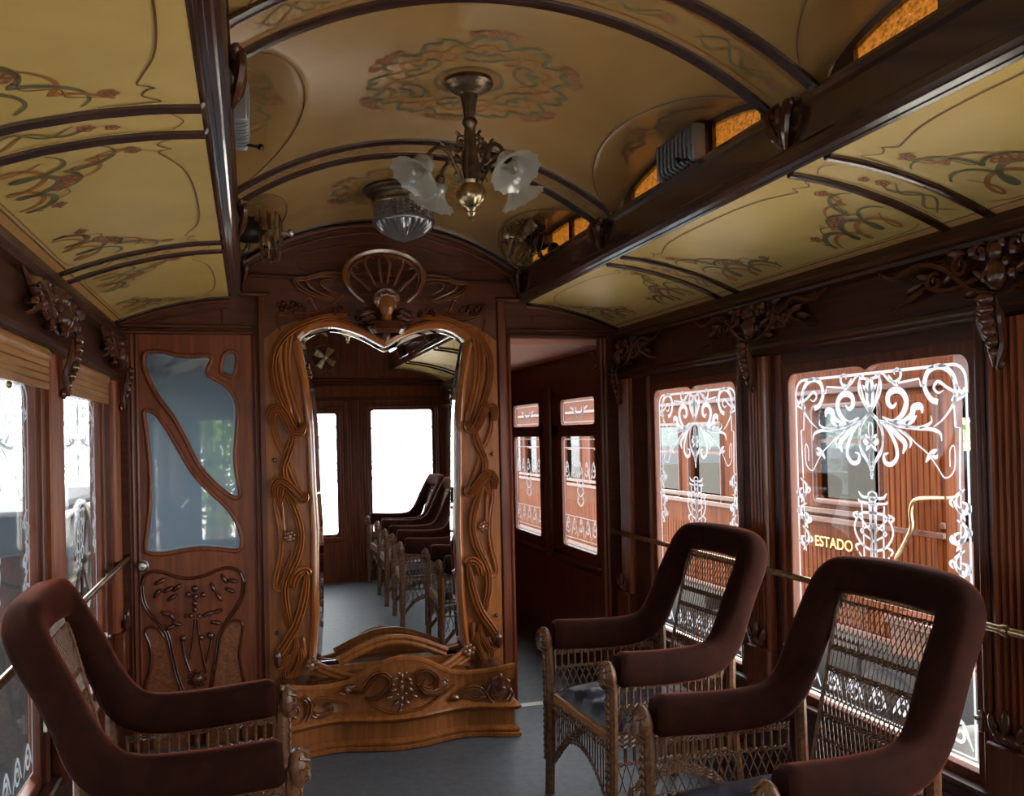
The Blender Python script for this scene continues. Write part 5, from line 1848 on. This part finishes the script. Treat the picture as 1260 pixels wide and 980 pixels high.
# ================================================================== painted ceiling stencils
def side_pt(sx, h=0.0022):
    def f(v, y):          # v = distance in from the cornice
        x = 1.26 - v
        return Vector((sx * x, y, side_z(x) - h))
    return f
def ribbon(f, pts, w, m, parent, n=5, tp=False, nm='stencil_scroll', closed=False):
    path = smooth_path([(p[0], p[1], 0) for p in pts], n, closed)
    q = [f(p.x, p.y) for p in path]
    nor = []
    for p in path:
        e = 0.004
        a = f(p.x + e, p.y) - f(p.x - e, p.y); c = f(p.x, p.y + e) - f(p.x, p.y - e)
        k = a.cross(c)
        k = k.normalized() if k.length > 1e-12 else Vector((0, 0, -1))
        if k.z > 0: k = -k
        nor.append(k)
    STB.setdefault((parent.name, m, nm), (MB(), parent))[0].sweep(q, FLAT, nor, taper(len(path) - 1, w, .35, .35) if tp else w, closed=closed, cap=False)
STB = {}
def blossom(f, v, y, r, parent):
    for k in range(5):
        a = 2 * pi * k / 5
        ribbon(f, spiral((v + r * .55 * cos(a), y + r * .55 * sin(a)), r * .42, r * .30, a, 1.1, 8), r * 0.30, 'st_pink', parent, 1, nm='stencil_flower')
    ribbon(f, spiral((v, y), r * .16, r * .10, 0, 1.2, 6), r * .22, 'st_orange', parent, 1, nm='stencil_flower')
SBAYS = [(-0.10, 0.605), (0.815, 1.958), (2.157, 3.288), (3.472, 4.565)]
for sx, par in ((-1, ceiling_l), (1, ceiling_r)):
    f = side_pt(sx)
    for (ya, yb) in SBAYS:
        yc, hw = (ya + yb) / 2, (yb - ya) / 2
        for d in (-1, 1):
            Y = lambda t: yc + d * hw * t
            # outline of the panel: whiplash next to the beam
            ribbon(f, [(0.30, Y(.985)), (0.405, Y(.975)), (0.418, Y(.955)), (0.40, Y(.935)), (0.388, Y(.90)), (0.402, Y(.855)), (0.415, Y(.84)), (0.402, Y(.825)), (0.385, Y(.80)), (0.40, Y(.72)), (0.43, Y(.55)), (0.445, Y(.30)), (0.448, Y(0))], 0.0045, 'st_brown', par, 6, nm='border_line')
            # looped scrolls along the cornice, thickest in the corners
            def loops(t0, t1, v0, v1, nl, amp, ph=0.0, lean=0.05):
                o = []
                n = int(nl * 14)
                for i in range(n + 1):
                    q = i / n
                    a = 2 * pi * nl * q + ph
                    A = amp * (1 - 0.55 * q)
                    o.append((v0 + (v1 - v0) * q + A * sin(a), Y(t0 + (t1 - t0) * q + lean * (1 - .4 * q) * cos(a))))
                return o
            ribbon(f, loops(.88, .22, .13, .065, 3.0, .060, 0.4, .065), 0.019, 'st_green', par, 2, True)
            ribbon(f, loops(.93, .30, .10, .055, 2.5, .055, 2.4, .075), 0.015, 'st_orange', par, 2, True)
            ribbon(f, loops(.91, .50, .27, .14, 1.6, .045, 0.0, .050), 0.013, 'st_green', par, 2, True)
            ribbon(f, loops(.93, .62, .30, .20, 1.2, .040, 2.0, .040), 0.011, 'st_orange', par, 2, True)
            ribbon(f, [(0.34, Y(.90)), (0.26, Y(.86)), (0.25, Y(.78)), (0.19, Y(.74)), (0.20, Y(.60)), (0.15, Y(.54)), (0.155, Y(.42)), (0.10, Y(.34)), (0.115, Y(.22))], 0.0035, 'st_brown', par, 6)
            ribbon(f, [(0.03, Y(.95)), (0.012, Y(.80)), (0.012, Y(.2)), (0.012, Y(0))], 0.004, 'st_orange', par, 4)
            blossom(f, 0.17, Y(.62), 0.030, par)
            blossom(f, 0.145, Y(.53), 0.024, par)
            blossom(f, 0.33, Y(.86), 0.020, par)
            blossom(f, 0.115, Y(.28), 0.020, par)
    # narrow bands between paired ribs
    for (ya, yb) in ((1.99, 2.125), (3.32, 3.44), (0.635, 0.785)):
        ym, h = (ya + yb) / 2, (yb - ya) / 2
        ribbon(f, [(0.04, ym - h * .4), (0.09, ym + h * .5), (0.15, ym - h * .3), (0.21, ym + h * .4), (0.27, ym)], 0.010, 'st_tan', par, 6, True)
        ribbon(f, [(0.05, ym + h * .5), (0.12, ym - h * .5), (0.18, ym + h * .3), (0.24, ym - h * .4)], 0.008, 'st_green', par, 6, True)
        blossom(f, 0.26, ym, 0.020, par); blossom(f, 0.31, ym + h * .2, 0.016, par)
        for d in (-1, 1):
            ribbon(f, [(0.02, ym + d * h * .78), (0.43, ym + d * h * .78)], 0.0035, 'st_orange', par, 6)
        ribbon(f, [(0.43, ym - h * .78), (0.455, ym), (0.43, ym + h * .78)], 0.0035, 'st_brown', par, 6)
# vault: rosettes round the lamps, bands between ribs, sprays in the lunettes
def vf(v, y): return Vector((v, y, vault(v) - 0.0022))
def rosette(yc, R0):
    for rr, w, m in ((0.105, 0.012, 'st_green'), (0.090, 0.012, 'st_orange')):
        ribbon(vf, [(rr * R0 * cos(2 * pi * k / 24), yc + rr * R0 * sin(2 * pi * k / 24)) for k in range(24)], w, m, ceiling, 2, closed=True)
    pol = lambda r, a: (r * R0 * cos(a), yc + r * R0 * sin(a))
    for k in range(6):
        a = 2 * pi * k / 6 + 0.52
        for d in (-1, 1):
            ribbon(vf, [pol(.290 + .024 * sin(2 * pi * q * 1.5), a + d * .53 * q) for q in frange(0, 1, 24)], 0.014, 'st_green', ceiling, 2)
            ribbon(vf, [pol(.246 + .016 * sin(2 * pi * q * 1.5 + 1.5), a + d * .53 * q) for q in frange(0, 1, 18)], 0.010, 'st_orange', ceiling, 2)
            ribbon(vf, [pol(.15, a + d * .04), pol(.165, a + d * .26), pol(.20, a + d * .33), pol(.215, a + d * .20), pol(.19, a + d * .06), pol(.225, a)], 0.010, 'st_green', ceiling, 4)
            ribbon(vf, [pol(.16, a + d * .52), pol(.19, a + d * .40), pol(.215, a + d * .48), pol(.235, a + d * .50)], 0.009, 'st_orange', ceiling, 4)
            ribbon(vf, [pol(.33, a), pol(.355, a + d * .10), pol(.335, a + d * .2)], 0.005, 'st_brown', ceiling, 4)
        blossom(vf, *pol(.335, a), 0.026, ceiling)
        for d in (-1, 1):
            blossom(vf, *pol(.33, a + d * .17), 0.019, ceiling)
rosette(2.71, 1.0)
rosette(3.96, 1.0)
rosette(1.40, 1.0)
for (ya, yb) in ((1.985, 2.145), (3.32, 3.45), (0.64, 0.81)):
    ym, h = (ya + yb) / 2, (yb - ya) / 2
    for d in (-1, 1):
        ribbon(vf, [(-0.72, ym + d * h * .74), (0, ym + d * h * .74), (0.72, ym + d * h * .74)], 0.008, 'st_orange', ceiling, 14)
    for x0 in (-0.55, -0.25, 0.25, 0.55):
        ribbon(vf, [(x0 - .10, ym - h * .2), (x0 - .05, ym + h * .5), (x0, ym - h * .4), (x0 + .05, ym + h * .4), (x0 + .10, ym)], 0.010, 'st_tan', ceiling, 6, True)
        ribbon(vf, [(x0 - .10, ym + h * .3), (x0 - .04, ym - h * .5), (x0 + .02, ym + h * .4), (x0 + .09, ym - h * .3)], 0.008, 'st_green', ceiling, 6, True)
        blossom(vf, x0 + .12, ym, 0.020, ceiling)
for sx in (-1, 1):
    for (ya, yb) in BAYS:
        yc, hw = (ya + yb) / 2, (yb - ya) / 2
        # line along the groin
        pts = []
        for y in frange(ya + 0.03, yb - 0.03, 40):
            z = lun(y)
            x = sqrt(max(0.0, RV * RV - (RV - (2.58 - z)) ** 2))
            pts.append((sx * min(x, 0.733), y))
        path = [Vector((x, y, ceil_z(x, y) - 0.002)) for x, y in pts]
        STB.setdefault((ceiling.name, 'st_brown', 'border_line'), (MB(), ceiling))[0].tube(path, 0.0022, 4)
        lf = lambda v, y, sx=sx: Vector((sx * v, y, lun(y) - 0.0022))
        for d in (-1, 1):
            ribbon(lf, [(0.66, yc), (0.62, yc + d * .06), (0.66, yc + d * .12), (0.61, yc + d * .18), (0.65, yc + d * .25), (0.68, yc + d * .30)], 0.014, 'st_tan', ceiling, 6, True)
            ribbon(lf, [(0.60, yc), (0.635, yc + d * .07), (0.60, yc + d * .13), (0.655, yc + d * .20)], 0.010, 'st_green', ceiling, 6, True)
        blossom(lf, 0.585, yc, 0.030, ceiling)
for (pn, m, nm), (b, par) in STB.items():
    o = b.build(nm, m, par, smooth=False)
    if nm != 'border_line': o['kind'] = 'stuff'
# ================================================================== outside: yard, the neighbouring carriage, trees
GZ = -1.05
b = MB(); b.box(-40, 60, -30, 60, GZ - 0.1, GZ)
struct(b.build('ground', 'ground', smooth=False))
XT = 3.30
tr = tag(empty('teak_carriage', (XT, 6, GZ)), 'neighbouring varnished teak railway carriage seen through the right-hand windows', 'railway carriage')
YT0, YT1 = 4.40, 30.0
EW = [(4.98, 5.66, 0.95, 1.60)]
for k in range(12):
    EW.append((7.05 + 1.75 * k, 7.62 + 1.75 * k, 0.82, 1.50))
    EW.append((7.85 + 1.75 * k, 8.42 + 1.75 * k, 0.82, 1.50))
# shell with window holes
holes = [rrect(a, c, z0, z1, 0.03, 2) for a, c, z0, z1 in EW]
plate('body_side', [(YT0, 0.05), (YT1, 0.05), (YT1, 2.04), (YT0, 2.04)], holes, 0.08, lambda u, v, w: (XT + w, u, v), 'ext_wood', tr)
# matchboard strips below the waist and beside the door
b = MB()
y = YT0
while y < 26:
    if not (4.35 < y < 4.92):
        b.box(XT - 0.012, XT, y + 0.003, y + 0.052, 0.08, 0.60, 0.004)
    y += 0.055
o = b.build('matchboarding', 'ext_wood', tr, smooth=False); o['kind'] = 'stuff'
b = MB()
for z, d in ((0.80, 0.03), (0.86, 0.02), (1.72, 0.035), (0.06, 0.03)):
    b.box(XT - d, XT, YT0, YT1, z - 0.02, z + 0.02, 0.005)
b.build('waist_moulding', 'ext_dark', tr)
for (a, c, z0, z1) in EW[:9]:
    b = MB()
    b.sweep([(XT, y, z) for y, z in rrect(a - 0.02, c + 0.02, z0 - 0.02, z1 + 0.02, 0.03, 2)], ROUND, (-1, 0, 0), 0.045, closed=True)
    f = b.build('window_frame', 'ext_dark', tr)
    b = MB(); b.box(XT + 0.04, XT + 0.043, a, c, z0, z1)
    b.build('pane', 'tintglass', f, smooth=False)
    b = MB(); b.box(XT + 0.02, XT + 0.05, a, c, z0 + (z1 - z0) * 0.62, z0 + (z1 - z0) * 0.66)
    b.build('sash_bar', 'ext_dark', f, smooth=False)
b = MB()
b.box(XT + 0.06, XT + 0.10, YT0, YT1, 0.0, 0.06); 
b.box(XT + 2.3, XT + 2.36, YT0, YT1, 0.0, 1.22); b.box(XT + 2.3, XT + 2.36, YT0, YT1, 1.52, 2.0)
b.box(XT + 0.08, XT + 2.36, YT0, YT0 + 0.06, 0.0, 0.75); b.box(XT + 0.08, XT + 2.36, YT0, YT0 + 0.06, 1.66, 2.02)
b.box(XT + 0.08, XT + 0.14, YT0, YT0 + 0.06, 0.75, 1.66)
b.build('far_side', 'ext_dark', tr, smooth=False)
b = MB(); b.box(XT, XT + 2.36, YT0, YT1, -0.02, 0.05)
b.build('underframe', 'iron', tr, smooth=False)
b = MB()
b.sweep([(0, YT0 - 0.75, 0), (0, YT1, 0)], [(XT - 0.10, 1.98), (XT - 0.10, 2.04), (XT + 0.3, 2.23), (XT + 1.18, 2.40), (XT + 2.1, 2.23), (XT + 2.46, 2.04), (XT + 2.46, 1.98)], (0, 0, 1))
b.build('roof', 'ext_roof', tr)
# door of the carriage with grab handle
b = MB()
b.box(XT - 0.022, XT, 4.43, 4.92, 0.10, 1.66, 0.006)
d = b.build('carriage_door', 'ext_wood', tr)
b = MB()
for yy in frange(4.47, 4.88, 8):
    b.box(XT - 0.028, XT - 0.02, yy - 0.022, yy + 0.022, 0.14, 1.62, 0.004)
b.build('door_boards', 'ext_wood', d, smooth=False)
hp = [at_x(px, py, XT - 0.06) for px, py in ((1163, 613), (1142, 613), (1126, 616), (1121, 630), (1122, 650), (1112, 672), (1103, 688), (1107, 697))]
b = MB()
pts = smooth_path(hp, 6)
b.tube(pts, [0.010 + 0.006 * sin(pi * i / len(pts)) for i in range(len(pts))], 8)
b.tube([hp[-1], hp[-1] + Vector((0.06, 0, 0))], 0.012, 8); b.tube([hp[0], hp[0] + Vector((0.06, 0, 0))], 0.012, 8)
b.build('grab_handle', 'brass', tr)
# lettering on the carriage side
def letters(txt, yl, z, hgt, width):
    cu = bpy.data.curves.new('lettering', 'FONT')
    cu.body = txt; cu.size = 1.0; cu.extrude = 0.01
    tmp = bpy.data.objects.new('tmp', cu); COL.objects.link(tmp)
    dg = bpy.context.evaluated_depsgraph_get()
    me = bpy.data.meshes.new_from_object(tmp.evaluated_get(dg))
    bpy.data.objects.remove(tmp)
    xs = [v.co.x for v in me.vertices]; ys = [v.co.y for v in me.vertices]
    x0, x1, y0, y1 = min(xs), max(xs), min(ys), max(ys)
    vs = [(XT - 0.024 - v.co.z * 0.3, yl - (v.co.x - x0) / (x1 - x0) * width, z + (v.co.y - y0) / (y1 - y0) * hgt) for v in me.vertices]
    fs = [tuple(p.vertices) for p in me.polygons]
    bpy.data.meshes.remove(me)
    bb = MB(); bb.add(vs, fs)
    return bb.build('lettering', 'gold', tr, smooth=False)
L0 = at_x(1007, 671, XT); L1 = at_x(1052, 671, XT)
letters('ESTADO', L0.y, L0.z, 0.075, (L0.y - L1.y) * 1.02)
b = MB()
for y in frange(6.0, 24, 8):
    b.box(XT + 0.2, XT + 1.9, y - 0.5, y + 0.5, GZ + 0.25, -0.1, 0.02)
    for s in (-0.4, 0.4):
        b.lathe([(0.0, 0), (0.40, 0), (0.44, 0.04), (0.40, 0.09), (0, 0.09)], (XT + 0.1, y + s * 2.2, GZ + 0.42), 18, (1, 0, 0))
o = b.build('running_gear', 'iron', tr)
# open end platform: floor, posts and railing
b = MB(); b.box(XT, XT + 2.36, YT0 - 0.75, YT0, -0.02, 0.05, 0.01)
b.build('platform_floor', 'ext_dark', tr)
for px_ in (XT + 0.06, XT + 2.3):
    b = MB(); b.tube([(px_, YT0 - 0.70, 0.05), (px_, YT0 - 0.70, 2.04)], 0.03, 8)
    b.build('platform_post', 'iron', tr)
for z in (0.25, 0.55, 0.85, 1.10):
    b = MB(); b.tube([(XT + 0.06, YT0 - 0.70, z), (XT + 2.3, YT0 - 0.70, z)], 0.016, 6)
    b.build('platform_rail', 'iron', tr)
# step box under the carriage door
b = MB()
b.box(XT - 0.32, XT - 0.02, 4.00, 4.60, 0.28, 0.33, 0.008); b.box(XT - 0.30, XT - 0.05, 4.05, 4.55, 0.10, 0.28, 0.008)
b.build('door_step', 'ext_dark', tr)

# left yard: trees and a hand truck with a pale rim wheel
def tree(x, y, h, r, lab, seed):
    rnd = random.Random(seed)
    t = tag(empty('tree', (x, y, GZ)), lab, 'tree', None)
    b = MB(); b.tube([(x, y, GZ), (x + .1, y, GZ + h * .35), (x - .1, y + .1, GZ + h * .7)], [0.22, 0.17, 0.08], 8)
    b.build('trunk', 'bark', t)
    b = MB()
    for k in range(5200):
        a, u, q = rnd.random() * 2 * pi, rnd.uniform(-1, 1), rnd.random() ** 0.4
        s = sqrt(1 - u * u)
        p = Vector((x + r * q * s * cos(a), y + r * q * s * sin(a), GZ + h * .62 + h * .38 * q * u))
        d = Vector((rnd.uniform(-1, 1), rnd.uniform(-1, 1), rnd.uniform(-1, .6))).normalized()
        e = d.orthogonal().normalized()
        L = rnd.uniform(.09, .17)
        b.add([p, p + d * L * .5 + e * L * .28, p + d * L, p + d * L * .5 - e * L * .28], [(0, 1, 2, 3)])
    o = b.build('foliage', 'leaf', t, smooth=False); o['kind'] = 'stuff'
tree(-1.25, -5.2, 4.3, 1.5, 'leafy green tree behind the train, mirrored in the door glass', 3)
tree(8.6, 7.2, 4.6, 2.0, 'leafy tree glimpsed through the teak carriage windows', 5)
tree(8.8, 11.8, 4.6, 2.0, 'leafy tree far behind the teak carriage', 6)
ht = tag(empty('hand_truck', (-2.8, 7.0, GZ)), 'dark hand truck with a pale rimmed wheel outside the left window', 'hand truck')
wc = Vector((-1.88, 7.2, 0.62))
b = MB()
b.tube([wc + Vector((0, 0.42 * cos(2 * pi * k / 28), 0.42 * sin(2 * pi * k / 28))) for k in range(28)], 0.022, 6, closed=True)
w = b.build('wheel', 'greymetal', ht)
b = MB()
for k in range(8):
    a = 2 * pi * k / 8
    b.tube([wc, wc + Vector((0, 0.42 * cos(a), 0.42 * sin(a)))], 0.012, 5)
b.blob(wc, 0.05)
b.build('spokes', 'iron', w)
b = MB()
b.box(-2.95, -1.95, 6.2, 9.4, 0.30, 1.05, 0.03)
b.box(-2.95, -1.95, 6.2, 6.3, GZ, 0.30); b.box(-2.95, -1.95, 9.3, 9.4, GZ, 0.30)
b.build('bed', 'iron', ht)
b = MB(); b.tube([(-1.90, 5.9, 0.98), (-1.90, 9.3, 0.98)], 0.025, 8); b.tube([(-1.90, 5.9, 0.98), (-1.97, 6.25, 0.6)], 0.025, 8)
b.build('handle', 'greymetal', ht)

# unseen wall added left of the train to block daylight, ending level with the saloon
b = MB()
b.box(-3.6, -3.3, -8.0, 5.2, GZ, 3.4)
st = struct(b.build('wall_light_block', 'plaster', smooth=False))
b = MB(); b.box(-3.9, -2.2, -8.0, 5.2, 3.3, 3.42)
b.build('canopy', 'iron', st, smooth=False)  # added overhang, out of view, keeps sky light off the left windows

# low paved platform between the two trains
b = MB(); b.box(1.62, 3.16, -12.0, 30.0, GZ, -0.42)
struct(b.build('ground_platform', 'ground', smooth=False))
